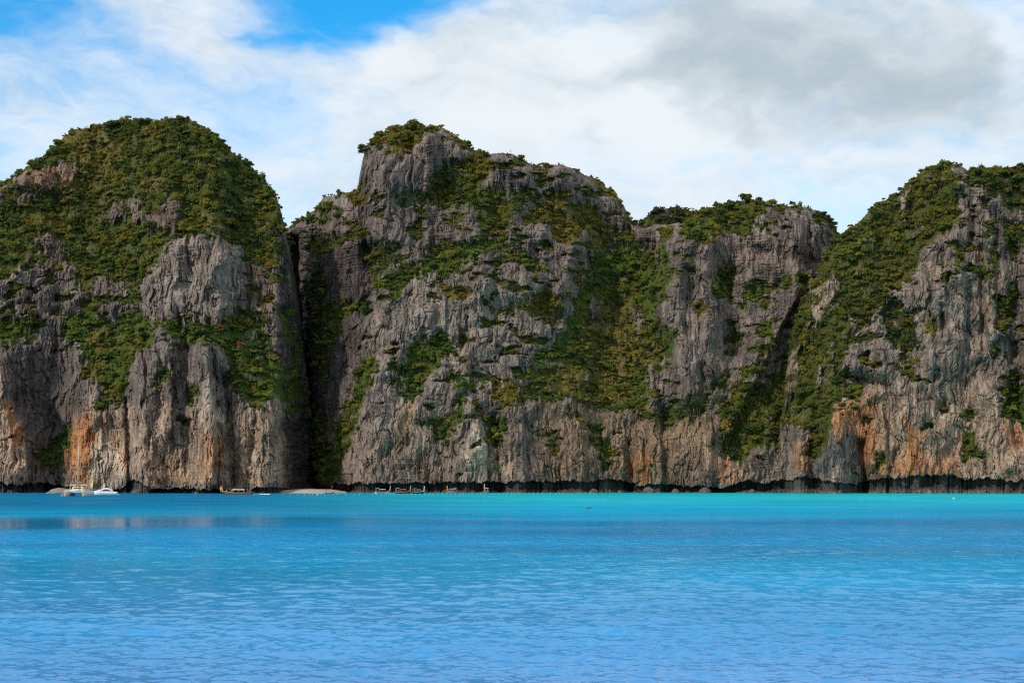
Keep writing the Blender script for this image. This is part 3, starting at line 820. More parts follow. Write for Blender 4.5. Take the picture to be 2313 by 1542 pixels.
hill_left = make_hill(
    'limestone_hill', 'tall domed limestone cliff with forest on top, rock towers and orange caves at the sea',
    [(-140, 470), (-60, 435), (0, 412), (40, 385), (75, 362), (105, 348), (128, 322), (150, 297), (185, 285), (215, 283), (245, 272), (285, 270), (315, 268), (345, 272), (375, 262), (400, 263), (430, 268), (450, 280), (475, 295), (500, 315), (520, 335), (545, 355), (565, 368), (580, 385), (600, 405), (615, 425), (625, 440), (632, 465), (640, 510), (645, 545), (650, 580), (655, 620), (660, 680), (668, 720), (680, 770), (692, 830), (700, 880), (704, 940), (708, 1000), (714, 1060), (717, 1095)],
    [(-140, 556), (0, 548), (60, 552), (130, 557), (200, 549), (330, 538), (460, 531), (560, 534), (626, 538), (640, 548), (660, 566), (690, 592), (717, 618)],
    [(-140, 1086), (0, 1086), (50, 1092), (100, 1085), (150, 1094), (195, 1102), (270, 1104), (288, 1086), (312, 1080), (340, 1100), (440, 1100), (520, 1104), (560, 1101), (600, 1096), (640, 1098), (717, 1104)],
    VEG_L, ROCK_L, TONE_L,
    [('fin', [(462, 775), (472, 860), (480, 980), (478, 1090)], 19, 10.5), ('fin', [(388, 840), (386, 900), (382, 972)], 13, 8.0),
     ('rib', [(371, 752), (350, 830), (322, 960), (332, 1095)], 28, 7.5), ('rib', [(590, 925), (610, 1000), (608, 1095)], 30, 8.0),
     ('gul', [(508, 850), (522, 1000), (528, 1095)], 10, 7.0), ('gul', [(240, 1000), (240, 1095)], 38, 4.0), ('gul', [(286, 900), (294, 1095)], 6, 5.0),
     ('gul', [(100, 820), (118, 1085)], 48, 7.0), ('rib', [(5, 880), (28, 1090)], 30, 5.0), ('gul', [(420, 790), (425, 905)], 12, 4.0),
     ('fin', [(320, 810), (318, 900)], 14, 4.0), ('rib', [(545, 800), (548, 890)], 13, 4.0), ('gul', [(641, 880), (648, 1095)], 9, 5.0)],
    0.10, 0.50, 100, strata=0.5, ledge=0.6,
    bare_polys=([(388, 547), (432, 537), (479, 540), (526, 557), (553, 604), (540, 658), (530, 712), (499, 729), (405, 729), (354, 726), (324, 675), (320, 614)],
                [(300, 770), (500, 770), (520, 900), (640, 940), (640, 1110), (140, 1110), (140, 930)], [(0, 780), (180, 800), (180, 960), (0, 960)]))

hill_mid = make_hill(
    'limestone_hill', 'long grey limestone cliff with bedded central peak, green gully and flat-topped brown peak',
    [(540, 660), (600, 560), (645, 512), (665, 497), (690, 487), (710, 470), (730, 440), (755, 437), (775, 430), (800, 428), (808, 420), (812, 390), (820, 350), (828, 325), (840, 310), (855, 297), (880, 290), (905, 280), (935, 278), (965, 282), (1000, 286), (1025, 298), (1045, 312), (1060, 325), (1075, 338), (1100, 343), (1130, 340), (1155, 343), (1185, 358), (1210, 370), (1240, 368), (1265, 366), (1290, 374), (1320, 388), (1350, 402), (1375, 420), (1395, 440), (1410, 460), (1422, 485), (1432, 498), (1470, 499), (1500, 502), (1540, 500), (1560, 490), (1575, 475), (1600, 465), (1620, 462), (1650, 455), (1690, 450), (1720, 452), (1750, 458), (1790, 460), (1820, 463), (1845, 470), (1865, 480), (1880, 495), (1888, 512), (1900, 535), (1960, 570), (2000, 640)],
    [(540, 665), (650, 650), (680, 640), (692, 606), (702, 590), (735, 574), (780, 562), (820, 553), (900, 548), (1000, 546), (1150, 548), (1300, 556), (1420, 566), (1500, 566), (1600, 557), (1700, 555), (1760, 558), (1800, 562), (1850, 574), (2000, 620)],
    [(540, 1092), (770, 1090), (800, 1088), (900, 1087), (1000, 1086), (1150, 1085), (1300, 1081), (1420, 1080), (1440, 1092), (1500, 1098), (1580, 1092), (1640, 1098), (1690, 1084), (1760, 1076), (2000, 1074)],
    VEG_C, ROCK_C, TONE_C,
    [('fin', [(1062, 900), (1080, 990), (1088, 1090)], 30, 5.0), ('fin', [(1170, 910), (1182, 1085)], 22, 5.0), ('gul', [(1118, 940), (1130, 1090)], 10, 5.0),
     ('rib', [(850, 830), (845, 950), (835, 1085)], 42, 6.0), ('gul', [(990, 1000), (1005, 1085)], 14, 3.5), ('rib', [(880, 330), (868, 425)], 46, 7.0),
     ('fin', [(975, 300), (960, 430)], 22, 5.0), ('gul', [(1060, 380), (1000, 440)], 40, 7.0), ('rib', [(1130, 360), (1140, 420)], 32, 6.0), ('rib', [(1270, 390), (1280, 440)], 40, 5.0),
     ('rib', [(1532, 560), (1520, 700), (1548, 820), (1560, 900)], 30, 13.0), ('fin', [(1806, 650), (1745, 760), (1690, 870), (1640, 960)], 24, 9.0),
     ('gul', [(1405, 590), (1385, 750), (1350, 900)], 85, 7.0), ('rib', [(1302, 535), (1272, 640), (1255, 690)], 17, 8.0), ('fin', [(1480, 900), (1490, 1085)], 18, 5.0),
     ('fin', [(1600, 960), (1605, 1085)], 18, 4.0), ('gul', [(1420, 1000), (1425, 1095)], 8, 6.0), ('gul', [(1640, 620), (1660, 780)], 34, 6.0), ('rib', [(1590, 620), (1600, 760)], 16, 5.0),
     ('rib', [(1300, 920), (1310, 1080)], 40, 5.0), ('gul', [(830, 560), (840, 700)], 16, 6.0), ('rib', [(1100, 640), (1180, 650)], 40, 6.0), ('gul', [(1060, 700), (1040, 800)], 12, 3.0), ('rib', [(960, 700), (930, 800)], 34, 5.0),
     ('gul', [(1690, 560), (1840, 600)], 20, 3.0), ('gul', [(664, 545), (672, 700), (690, 860), (702, 1085)], 15, 26.0)],
    0.17, 0.52, 200, strata=1.0,
    bare_polys=([(800, 360), (1000, 320), (1050, 350), (960, 430), (880, 430), (810, 430)], [(660, 560), (830, 600), (800, 1000), (680, 1080)],
                [(1520, 560), (1880, 520), (1840, 640), (1600, 610)], [(840, 930), (940, 930), (940, 1090), (780, 1090)], [(860, 690), (1080, 680), (1060, 740), (870, 780)],
                [(1510, 640), (1600, 640), (1660, 860), (1560, 900), (1520, 800)]))

hill_right = make_hill(
    'limestone_hill', 'steep fluted limestone cliff with sunny green slope and orange streaked sea wall',
    [(1738, 1098), (1748, 1020), (1760, 950), (1774, 880), (1783, 820), (1792, 760), (1800, 715), (1812, 680), (1830, 645), (1850, 612), (1872, 568), (1890, 535), (1902, 525), (1920, 515), (1945, 490), (1965, 470), (1990, 455), (2015, 440), (2040, 425), (2055, 410), (2070, 395), (2085, 378), (2110, 372), (2140, 368), (2162, 364), (2175, 373), (2195, 387), (2225, 378), (2260, 380), (2300, 374), (2313, 372), (2380, 372), (2460, 385)],
    [(1738, 574), (1770, 558), (1800, 544), (1880, 528), (1950, 531), (2050, 533), (2200, 528), (2313, 520), (2460, 505)],
    [(1738, 1084), (1800, 1074), (1850, 1078), (1890, 1086), (1930, 1084), (1960, 1076), (2000, 1074), (2100, 1076), (2200, 1078), (2313, 1082), (2460, 1082)],
    VEG_R, ROCK_R, TONE_R,
    [('rib', [(2170, 400), (2150, 560), (2110, 700), (2080, 850), (2060, 1085)], 70, 6.0), ('fin', [(2236, 500), (2242, 800)], 18, 5.0), ('gul', [(2214, 560), (2222, 790)], 8, 5.0),
     ('gul', [(2294, 560), (2296, 1000)], 16, 6.0), ('rib', [(1890, 992), (1888, 1090)], 34, 9.0), ('rib', [(1806, 968), (1814, 1085)], 15, 7.0), ('gul', [(1944, 1000), (1952, 1090)], 8, 8.0),
     ('fin', [(2130, 620), (2128, 700)], 14, 3.0), ('fin', [(1995, 950), (2002, 1070)], 13, 4.5), ('gul', [(2128, 690), (2130, 760)], 6, 4.0), ('fin', [(2100, 720), (2105, 870)], 12, 3.0),
     ('gul', [(1905, 850), (1990, 868)], 12, 3.5), ('rib', [(1930, 830), (2000, 840)], 22, 4.0), ('fin', [(2170, 600), (2175, 760)], 14, 4.0), ('gul', [(2195, 470), (2200, 560)], 8, 3.0), ('rib', [(2150, 400), (2160, 430)], 14, 4.0)],
    0.09, 0.30, 300, strata=0.35, notch_depth=4.5, ledge=0.28, base_tone=(0.240, 0.180, 0.140),
    bare_polys=([(1960, 880), (2250, 850), (2250, 1090), (1850, 1090), (1850, 1000)], [(2080, 640), (2240, 640), (2240, 860), (2080, 860)]))

VEG_K = [([(1430, 440), (1600, 440), (1600, 560), (1430, 560)], 1.0, (0.040, 0.050, 0.024), 'on the knoll behind the saddle', 6)]
hill_back = make_hill(
    'wooded_hill', 'round wooded knoll showing behind the saddle between the peaks',
    [(1440, 540), (1452, 496), (1465, 476), (1490, 464), (1520, 461), (1550, 466), (1580, 476), (1640, 500)],
    [(1440, 720), (1640, 720)], [(1440, 1090), (1640, 1090)], VEG_K, [], [], [], 0.2, 0.2, 400, step=3.0, drop=7.0)

# ------------------------------------------------------------------ plants
def leaf_material(name, mode):
    m, t = new_mat(name)
    if mode == 'instance':
        base = t.n('ShaderNodeAttribute', attribute_name='tint', attribute_type='INSTANCER').outputs['Color']
    else:
        base = t.n('ShaderNodeObjectInfo').outputs['Color']
    pos = t.n('ShaderNodeNewGeometry').outputs['Position']
    n = t.noise(pos, 1.3, 2.0, 0.65)
    k = t.rng(n, 0.25, 0.75, 0.55, 1.55, smooth=False)
    kc = t.n('ShaderNodeCombineColor', {'Red': k, 'Green': k, 'Blue': k}).outputs[0]
    c = t.mix(1.0, base, kc, 'MULTIPLY')
    d = t.n('ShaderNodeBsdfPrincipled', {'Base Color': c, 'Roughness': 0.75, 'Specular IOR Level': 0.12})
    tr = t.n('ShaderNodeBsdfTranslucent', {'Color': c})
    mx = t.n('ShaderNodeMixShader', {'Fac': 0.33})
    t.link(d.outputs[0], mx.inputs[1])
    t.link(tr.outputs[0], mx.inputs[2])
    finish(t, mx.outputs[0])
    return m


LEAF_I = leaf_material('foliage_mass', 'instance')
LEAF_O = leaf_material('foliage', 'object')
BARK = simple_mat('bark', (0.10, 0.075, 0.055), 0.9, vary=0.3)

ICO_V = []
_p = (1 + 5 ** 0.5) / 2
for a_, b_ in ((1, _p), (-1, _p), (1, -_p), (-1, -_p)):
    ICO_V += [(0, a_, b_), (a_, b_, 0), (b_, 0, a_)]
ICO_V = np.array(ICO_V, float)
ICO_V /= np.linalg.norm(ICO_V[0])


def ico_faces():
    F = []
    n = len(ICO_V)
    el = min(np.linalg.norm(ICO_V[0] - ICO_V[j]) for j in range(1, n)) * 1.05
    for i in range(n):
        for j in range(i + 1, n):
            for k in range(j + 1, n):
                if all(np.linalg.norm(ICO_V[a] - ICO_V[b]) < el for a, b in ((i, j), (j, k), (i, k))):
                    nrm = np.cross(ICO_V[j] - ICO_V[i], ICO_V[k] - ICO_V[i])
                    F.append((i, j, k) if nrm.dot(ICO_V[i]) > 0 else (i, k, j))
    return F


ICO_F = ico_faces()


def crown_geometry(seed, squash=0.8, lobes=7, leaves=42, spread=0.62):
    r = np.random.default_rng(seed)
    V, F = [], []
    for l in range(lobes):
        a = r.uniform(0, 2 * math.pi)
        q = spread * math.sqrt(r.uniform(0.05, 1))
        c = np.array((q * math.cos(a), q * math.sin(a), 0.85 + r.uniform(-0.35, 0.42) * squash))
        if l == 0:
            c = np.array((0, 0, 0.85 + 0.25 * squash))
        rad = r.uniform(0.30, 0.52)
        base = len(V)
        for p in ICO_V:
            V.append(c + p * rad * 0.72 * r.uniform(0.8, 1.15) * np.array((1, 1, squash)))
        F += [tuple(base + i for i in f) for f in ICO_F]
        for k in range(leaves):
            d = r.normal(size=3)
            d /= np.linalg.norm(d)
            if d[2] < -0.4:
                d[2] *= -0.6
            p = c + d * rad * r.uniform(0.78, 1.12) * np.array((1, 1, squash))
            nrm = d * 0.9 + r.normal(size=3) * 0.45 + np.array((0, 0, 0.35))
            nrm /= np.linalg.norm(nrm)
            t1 = np.cross(nrm, r.normal(size=3))
            t1 /= np.linalg.norm(t1) + 1e-9
            t2 = np.cross(nrm, t1)
            s = r.uniform(0.09, 0.17)
            b = len(V)
            V += [p - t1 * s, p + t2 * s * 0.7 - nrm * 0.03, p + t1 * s, p - t2 * s * 0.7 - nrm * 0.03]
            F.append((b, b + 1, b + 2, b + 3))
    return V, F


def tube_geo(pts, rads, n=6):
    V, F = [], []
    for i, (p, rr) in enumerate(zip(pts, rads)):
        p = Vector(p)
        d = (Vector(pts[min(i + 1, len(pts) - 1)]) - Vector(pts[max(i - 1, 0)])).normalized()
        a = d.orthogonal().normalized()
        b = d.cross(a)
        for k in range(n):
            an = 2 * math.pi * k / n
            V.append(p + a * rr * math.cos(an) + b * rr * math.sin(an))
    for i in range(len(pts) - 1):
        for k in range(n):
            F.append((i * n + k, i * n + (k + 1) % n, (i + 1) * n + (k + 1) % n, (i + 1) * n + k))
    F.append(tuple(range(n))[::-1])
    F.append(tuple(range((len(pts) - 1) * n, len(pts) * n)))
    return V, F


def trunk_geometry(seed):
    r = np.random.default_rng(seed)
    V, F = [], []

    def add(v, f):
        b = len(V)
        V.extend(v)
        F.extend(tuple(b + i for i in q) for q in f)
    lean = r.normal(0, 0.08, 2)
    add(*tube_geo([(0, 0, -0.7), (lean[0] * 0.4, lean[1] * 0.4, 0.0), (lean[0], lean[1], 0.75)], [0.10, 0.075, 0.05]))
    for k in range(4):
        a = k * 1.57 + r.uniform(-0.4, 0.4)
        add(*tube_geo([(lean[0] * 0.6, lean[1] * 0.6, 0.35), (0.25 * math.cos(a), 0.25 * math.sin(a), 0.65), (0.48 * math.cos(a), 0.48 * math.sin(a), 0.95)], [0.045, 0.035, 0.015], 5))
    return V, F


def mesh_from(name, V, F, mats, smooth=False, midx=None):
    me = bpy.data.meshes.new(name)
    me.from_pydata([tuple(p) for p in V], [], F)
    for m in (mats if isinstance(mats, (list, tuple)) else [mats]):
        me.materials.append(m)
    if midx is not None:
        me.polygons.foreach_set('material_index', midx)
    if smooth:
        me.polygons.foreach_set('use_smooth', [True] * len(me.polygons))
    me.update()
    return me


NPROTO = 8
shapes = [(0.85, 7, 44, 0.60), (0.75, 8, 40, 0.70), (1.0, 6, 48, 0.50), (0.6, 8, 42, 0.75), (0.9, 9, 36, 0.62), (0.7, 5, 52, 0.55), (1.15, 7, 44, 0.48), (0.55, 7, 46, 0.8)]
protos = bpy.data.collections.new('plant_kinds')
crown_meshes, trunk_meshes = [], []
for i in range(NPROTO):
    sq, lb, lv, sp = shapes[i]
    V, F = crown_geometry(500 + i, sq, lb, lv, sp)
    crown_meshes.append(mesh_from('crown', V, F, LEAF_O))
    TV, TF = trunk_geometry(700 + i)
    trunk_meshes.append(mesh_from('trunk', TV, TF, BARK, True))
    nv = len(V)
    me = mesh_from('plant', list(V) + list(TV), list(F) + [tuple(nv + q for q in f) for f in TF], [LEAF_I, BARK], midx=[0] * len(F) + [1] * len(TF))
    protos.objects.link(bpy.data.objects.new('plant_%d' % i, me))

pos = np.concatenate([a['pos'] for a in ALL_POINTS])
tint = np.concatenate([a['tint'] for a in ALL_POINTS])
inveg = np.concatenate([a['inveg'] for a in ALL_POINTS])
topf = np.concatenate([a['top'] for a in ALL_POINTS])
patch = np.concatenate([a['patch'] for a in ALL_POINTS])
pu = np.concatenate([a['u'] for a in ALL_POINTS])
pv = np.concatenate([a['v'] for a in ALL_POINTS])
hillid = np.concatenate([np.full(len(a['u']), i) for i, a in enumerate(ALL_POINTS)])
reg = np.concatenate([a['reg'] for a in ALL_POINTS])
N = len(pos)
print('plants', N)
size = rng.gamma(3.4, 0.33, N) * np.where(topf, 0.62, 1.0) * (0.48 + 0.52 * np.clip(inveg * 1.25, 0, 1))
size = np.clip(size, 0.34, 2.9)
# colour of each plant: zone tint, drifting between dark, olive and dry
tone = rng.random(N)
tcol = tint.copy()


def towards(mask, colr, k):
    tcol[mask] += (np.array(colr) - tcol[mask]) * k


towards(tone < 0.22, dk, 0.75)
towards((tone > 0.30) & (tone < 0.42), gn, 0.6)
towards((tone > 0.76) & (tone < 0.90), ol, 0.70)
towards(tone > 0.95, br, 0.75)
towards((patch > 0.25), ol, 0.55)
towards((patch < -0.30), dk, 0.55)
golden = np.zeros(N, bool)
for (cu, cv_, ru, rv) in GOLD:
    golden |= ((pu - cu) / ru) ** 2 + ((pv - cv_) / rv) ** 2 < (0.5 + 0.7 * rng.random(N))
golden &= inveg > 0.5
towards(golden & (tone > 0.25), yl, 0.62)
size = np.where(golden & (tone > 0.25), size * 0.62, size)
dry = ((pu > 1995) & (pu < 2110) & (pv > 370) & (pv < 640)) & (tone > 0.5)
towards(dry, (0.200, 0.140, 0.030), 0.6)
tcol *= (0.75 + 0.5 * rng.random(N))[:, None]
kind_idx = rng.integers(0, NPROTO, N)
rotz = rng.uniform(0, 2 * math.pi, N)
sxy = size * rng.uniform(0.9, 1.25, N)
sz = size * rng.uniform(0.75, 1.25, N)
pos[:, 2] -= 0.45 * size

# the three hundred largest plants in view stand as trees of their own
inframe = (pu > 4) & (pu < 2309) & (inveg > 0.5) & (reg >= 0) & ~golden
prio = np.where(inframe & ~(topf & (pos[:, 1] > 1e5)), size, -1)
front = []
# prefer plants that nothing hides: drop those with another plant close in front
order = np.argsort(-prio)
chosen = []
taken = {}
for i in order:
    if len(chosen) >= 296 or prio[i] < 0:
        break
    key = (int(pu[i] // 13), int(pv[i] // 13))
    if any((key[0] + a, key[1] + b) in taken for a in (-1, 0, 1) for b in (-1, 0, 1)):
        continue
    taken[key] = 1
    chosen.append(int(i))
chosen = np.array(chosen)
rest = np.ones(N, bool)
rest[chosen] = False
# keep the plants just in front of a chosen tree low, so the tree can be seen
for i in chosen:
    near = rest & (np.abs(pos[:, 0] - pos[i, 0]) < 0.9 * size[i]) & (np.abs(pos[:, 2] - pos[i, 2]) < 1.0 * size[i]) & (pos[:, 1] < pos[i, 1] + 0.3)
    rest &= ~near


def empty(name, loc, rz=0.0):
    o = bpy.data.objects.new(name, None)
    o.location = loc
    o.rotation_euler = (0, 0, rz)
    o.empty_display_size = 0.5
    COL.objects.link(o)
    return o


def tree(i, label, group, colr, loc, rz, scale, kind):
    t = empty('tree', loc, rz)
    t.scale = scale
    set_props(t, label, 'tree', group)
    for nm, me in (('trunk', trunk_meshes[kind]), ('crown', crown_meshes[kind])):
        c = bpy.data.objects.new(nm, me)
        c.parent = t
        c.color = (*colr, 1.0)
        COL.objects.link(c)
    return t


def shade_word(c):
    r_, g_, b_ = c
    if r_ > 1.12 * g_:
        return 'brownish'
    if r_ > 0.93 * g_:
        return 'olive'
    return 'dark green' if g_ < 0.055 else 'bright green' if g_ > 0.095 else 'mid green'


ORD = ['leftmost', 'second from left', 'third from left', 'fourth from left', 'fifth from left', 'sixth from left', 'seventh from left', 'eighth from left', 'ninth from left', 'tenth from left']
byreg = {}
for i in chosen:
    byreg.setdefault((int(hillid[i]), int(reg[i])), []).append(int(i))
for (h_, g_), ids in byreg.items():
    w = ALL_POINTS[h_]['polys'][g_][3]
    lo, hi = min(pv[i] for i in ids), max(pv[i] for i in ids) + 1e-6
    bands = ['high', 'midway up', 'low'] if len(ids) > 6 else ['']
    if len(ids) > 40:
        bands = ['highest up', 'high', 'midway up', 'low', 'lowest down']
    keyed = {}
    for i in ids:
        bnd = bands[min(len(bands) - 1, int((pv[i] - lo) / (hi - lo) * len(bands)))]
        keyed.setdefault((shade_word(tcol[i]), bnd), []).append(i)
    for (sw, bnd), sub in keyed.items():
        sub.sort(key=lambda k: pu[k])
        for n_, i in enumerate(sub):
            o_ = '' if len(sub) == 1 else 'rightmost ' if n_ == len(sub) - 1 else ORD[min(n_, 9)] + (' ' if n_ == 0 else ' of ')
            lab = ' '.join((o_ + sw + ' tree' + ('s ' if ' of ' in o_ else ' ') + bnd + ' ' + w).split())
            tree(i, lab, 'trees ' + w, tcol[i], tuple(pos[i]), rotz[i], (sxy[i] * 1.12, sxy[i] * 1.12, sz[i] * 1.12), int(kind_idx[i]))


def plant_mass(name, label, mask):
    sel = np.nonzero(mask)[0]
    me = bpy.data.meshes.new(name)
    me.vertices.add(len(sel))
    me.vertices.foreach_set('co', pos[sel].astype(np.float32).ravel())
    a = me.attributes.new('tint', 'FLOAT_COLOR', 'POINT')
    c = np.ones((len(sel), 4), np.float32)
    c[:, :3] = tcol[sel]
    a.data.foreach_set('color', c.ravel())
    a = me.attributes.new('kind_id', 'INT', 'POINT')
    a.data.foreach_set('value', kind_idx[sel].astype(np.int32))
    a = me.attributes.new('turn', 'FLOAT_VECTOR', 'POINT')
    e = np.zeros((len(sel), 3), np.float32)
    e[:, 2] = rotz[sel]
    e[:, 0] = rng.normal(0, 0.15, len(sel))
    e[:, 1] = rng.normal(0, 0.15, len(sel))
    a.data.foreach_set('vector', e.ravel())
    a = me.attributes.new('size', 'FLOAT_VECTOR', 'POINT')
    e = np.stack([sxy[sel], sxy[sel], sz[sel]], -1).astype(np.float32)
    a.data.foreach_set('vector', e.ravel())
    o = bpy.data.objects.new(name, me)
    COL.objects.link(o)
    md_ = o.modifiers.new('plants', 'NODES')
    md_.node_group = PLANT_NODES
    set_props(o, label, 'vegetation', None, 'stuff')
    return o


def plant_nodes():
    ng = bpy.data.node_groups.new('plant_scatter', 'GeometryNodeTree')
    ng.interface.new_socket('Geometry', in_out='INPUT', socket_type='NodeSocketGeometry')
    ng.interface.new_socket('Geometry', in_out='OUTPUT', socket_type='NodeSocketGeometry')
    gi = ng.nodes.new('NodeGroupInput')
    go = ng.nodes.new('NodeGroupOutput')
    iop = ng.nodes.new('GeometryNodeInstanceOnPoints')
    ci = ng.nodes.new('GeometryNodeCollectionInfo')
    ci.inputs['Collection'].default_value = protos
    ci.inputs['Separate Children'].default_value = True
    ci.inputs['Reset Children'].default_value = True

    def attr(nm, typ):
        n = ng.nodes.new('GeometryNodeInputNamedAttribute')
        n.data_type = typ
        n.inputs['Name'].default_value = nm
        return n.outputs['Attribute']
    L = ng.links.new
    L(gi.outputs[0], iop.inputs['Points'])
    L(ci.outputs[0], iop.inputs['Instance'])
    iop.inputs['Pick Instance'].default_value = True
    L(attr('kind_id', 'INT'), iop.inputs['Instance Index'])
    er = ng.nodes.new('FunctionNodeEulerToRotation')
    L(attr('turn', 'FLOAT_VECTOR'), er.inputs[0])
    L(er.outputs[0], iop.inputs['Rotation'])
    L(attr('size', 'FLOAT_VECTOR'), iop.inputs['Scale'])
    L(iop.outputs[0], go.inputs[0])
    return ng


PLANT_NODES = plant_nodes()
for h, (nm, lb) in enumerate((('vegetation', 'dense scrub and forest clothing the domed cliff'), ('vegetation', 'scrub and forest on the long central cliff'),
                              ('vegetation', 'scrub and forest on the steep fluted cliff'), ('vegetation', 'forest over the round knoll behind the saddle'))):
    plant_mass(nm, lb, rest & (hillid == h))

# ------------------------------------------------------------------ water
def water_material():
    m, t = new_mat('sea_water')
    pos = t.n('ShaderNodeNewGeometry').outputs['Position']
    sep = t.n('ShaderNodeSeparateXYZ', {'Vector': pos})
    X, Y = sep.outputs[0], sep.outputs[1]
    wn_ = t.noise(t.vm('MULTIPLY', pos, (0.6, 1.0, 0.0)), 0.016, 5.0, 0.6)
    yw = t.m('ADD', Y, t.m('MULTIPLY', t.m('SUBTRACT', wn_, 0.5), t.m('MULTIPLY', Y, 0.55)))
    yw = t.m('SUBTRACT', yw, t.m('MULTIPLY', X, 0.06))
    # sea-bed: shoal of pale sand under the cliffs, deeper blue nearer
    ramp = t.n('ShaderNodeValToRGB', {'Fac': t.rng(yw, 0.0, 600.0, 0.0, 1.0, smooth=False)})
    cr = ramp.color_ramp
    cr.interpolation = 'EASE'
    stops = [(0.03, (0.060, 0.245, 0.540)), (0.07, (0.026, 0.280, 0.560)), (0.11, (0.006, 0.300, 0.540)), (0.17, (0.006, 0.260, 0.510)),
             (0.225, (0.007, 0.240, 0.470)), (0.28, (0.010, 0.310, 0.520)), (0.40, (0.022, 0.380, 0.530)), (0.58, (0.026, 0.440, 0.520)), (0.80, (0.016, 0.450, 0.470)), (1.0, (0.004, 0.30, 0.36))]
    while len(cr.elements) < len(stops):
        cr.elements.new(0.5)
    for e, (p, c) in zip(cr.elements, stops):
        e.position = p
        e.color = (*c, 1)
    # the cove in front of the domed cliff is deep
    az = t.m('DIVIDE', X, t.m('MAXIMUM', Y, 20.0))
    deep = t.m('MULTIPLY', t.rng(az, 0.05, -0.24), t.rng(Y, 120.0, 260.0))
    c = t.mix(t.m('MULTIPLY', deep, 0.95), ramp.outputs[0], (0.010, 0.155, 0.300))
    patchy = t.noise(t.vm('MULTIPLY', pos, (0.5, 1.0, 0.0)), 0.05, 6.0, 0.6)
    pk = t.rng(patchy, 0.3, 0.7, 0.80, 1.18, smooth=False)
    c = t.mix(1.0, c, t.n('ShaderNodeCombineColor', {'Red': pk, 'Green': pk, 'Blue': pk}).outputs[0], 'MULTIPLY')
    # ripples too small for the mesh
    slick = t.n('ShaderNodeAttribute', attribute_name='ruffle').outputs['Fac']
    b1 = t.noise(t.vm('MULTIPLY', pos, (0.8, 1.0, 1.0)), 4.5, 4.0, 0.6)
    b2 = t.noise(t.vm('MULTIPLY', pos, (1.0, 0.6, 1.0)), 1.1, 4.0, 0.6)
    h = t.m('ADD', t.m('MULTIPLY', b1, 0.05), t.m('MULTIPLY', b2, t.rng(Y, 35.0, 110.0, 0.10, 0.60)))
    bp = t.n('ShaderNodeBump', {'Height': t.m('MULTIPLY', h, slick), 'Strength': 1.0, 'Distance': 0.40})
    # a ruffled sea shows the facets that lean to the eye, so it mirrors less than a slick
    fr = t.n('ShaderNodeFresnel', {'IOR': 1.33, 'Normal': bp.outputs[0]}).outputs[0]
    cap = t.m('SUBTRACT', 0.58, t.m('MULTIPLY', slick, 0.33))
    df = t.n('ShaderNodeBsdfDiffuse', {'Color': c, 'Normal': bp.outputs[0]})
    gl = t.n('ShaderNodeBsdfGlossy', {'Color': (1, 1, 1, 1), 'Roughness': 0.07, 'Normal': bp.outputs[0]})
    mx = t.n('ShaderNodeMixShader', {'Fac': t.m('MINIMUM', fr, cap)})
    t.link(df.outputs[0], mx.inputs[1])
    t.link(gl.outputs[0], mx.inputs[2])
    finish(t, mx.outputs[0])
    return m


def build_water():
    ncol = 640
    # rows closer together near the camera
    ys = np.concatenate([1.0 / np.linspace(1 / 20.0, 1 / 230.0, 720), 230.0 * (760.0 / 230.0) ** np.linspace(0, 1, 60)[1:]])
    nrow = len(ys)
    ss = np.linspace(-0.46, 0.46, ncol)
    ext_s = np.array([0.6, 0.9, 1.6, 4.0, 12.0, 45.0])
    s = np.concatenate([-ext_s[::-1], ss, ext_s])
    y = np.concatenate([[-1500.0, -600, -120, -30, 0, 10], ys, [1000.0, 2000, 3500, 5500]])
    S, Yg = np.meshgrid(s, y)
    Xg = np.clip(S * np.maximum(Yg, 20.0), -6000, 6000)
    dens = np.zeros(Yg.shape)
    dens[6:6 + nrow, 6:6 + ncol] = 1
    edge = sstep(20, 24, Yg) * (1 - sstep(520, 640, Yg)) * (1 - sstep(0.42, 0.46, np.abs(S))) * dens
    # calm slick in the lee of the domed cliff, breeze elsewhere
    wob = 14 * fbm(Xg / 60, Yg / 60, 77, 3)
    calm = sstep(112, 124, Yg + wob) * (1 - sstep(150, 172, Yg + wob)) * (1 - 0.95 * sstep(-0.30, -0.01, S))
    ruff = (1 - 0.93 * calm) * (0.75 + 0.5 * sstep(-0.5, 0.5, fbm(Xg / 45, Yg / 30, 78, 3)))
    ruff = ruff * (1 + 0.75 * sstep(150, 210, Yg))
    dxs = np.maximum(0.92 * np.abs(Yg) / ncol, np.abs(np.gradient(Yg, axis=0)))
    H = np.zeros(Yg.shape)
    r = np.random.default_rng(5)
    for k in range(96):
        lam = 0.14 * (38.0) ** (k / 95.0)
        th = math.pi / 2 + r.normal(0, 0.62)
        kx, ky = math.cos(th) * 2 * math.pi / lam, math.sin(th) * 2 * math.pi / lam
        amp = 0.0046 * lam * (1.0 if lam < 0.7 else (0.7 / lam) ** 0.85)
        filt = sstep(2.0, 3.2, lam / dxs)
        ph = r.uniform(0, 6.28)
        mod = 1.0
        w = np.sin(kx * Xg + ky * Yg + ph )
        H += amp * filt * w
    H += 0.25 * np.abs(H) * np.sign(H)
    Z = H * edge * ruff
    P = np.stack([Xg, Yg, Z], -1)
    o = grid_object('sea_water', P, water_material(), {'ruffle': ruff})
    set_props(o, 'turquoise and blue sea water of the sheltered bay', 'sea', None, 'structure')
    return o


build_water()

# sea bed so that nothing is seen through at the far edges: the water is opaque, no bed needed

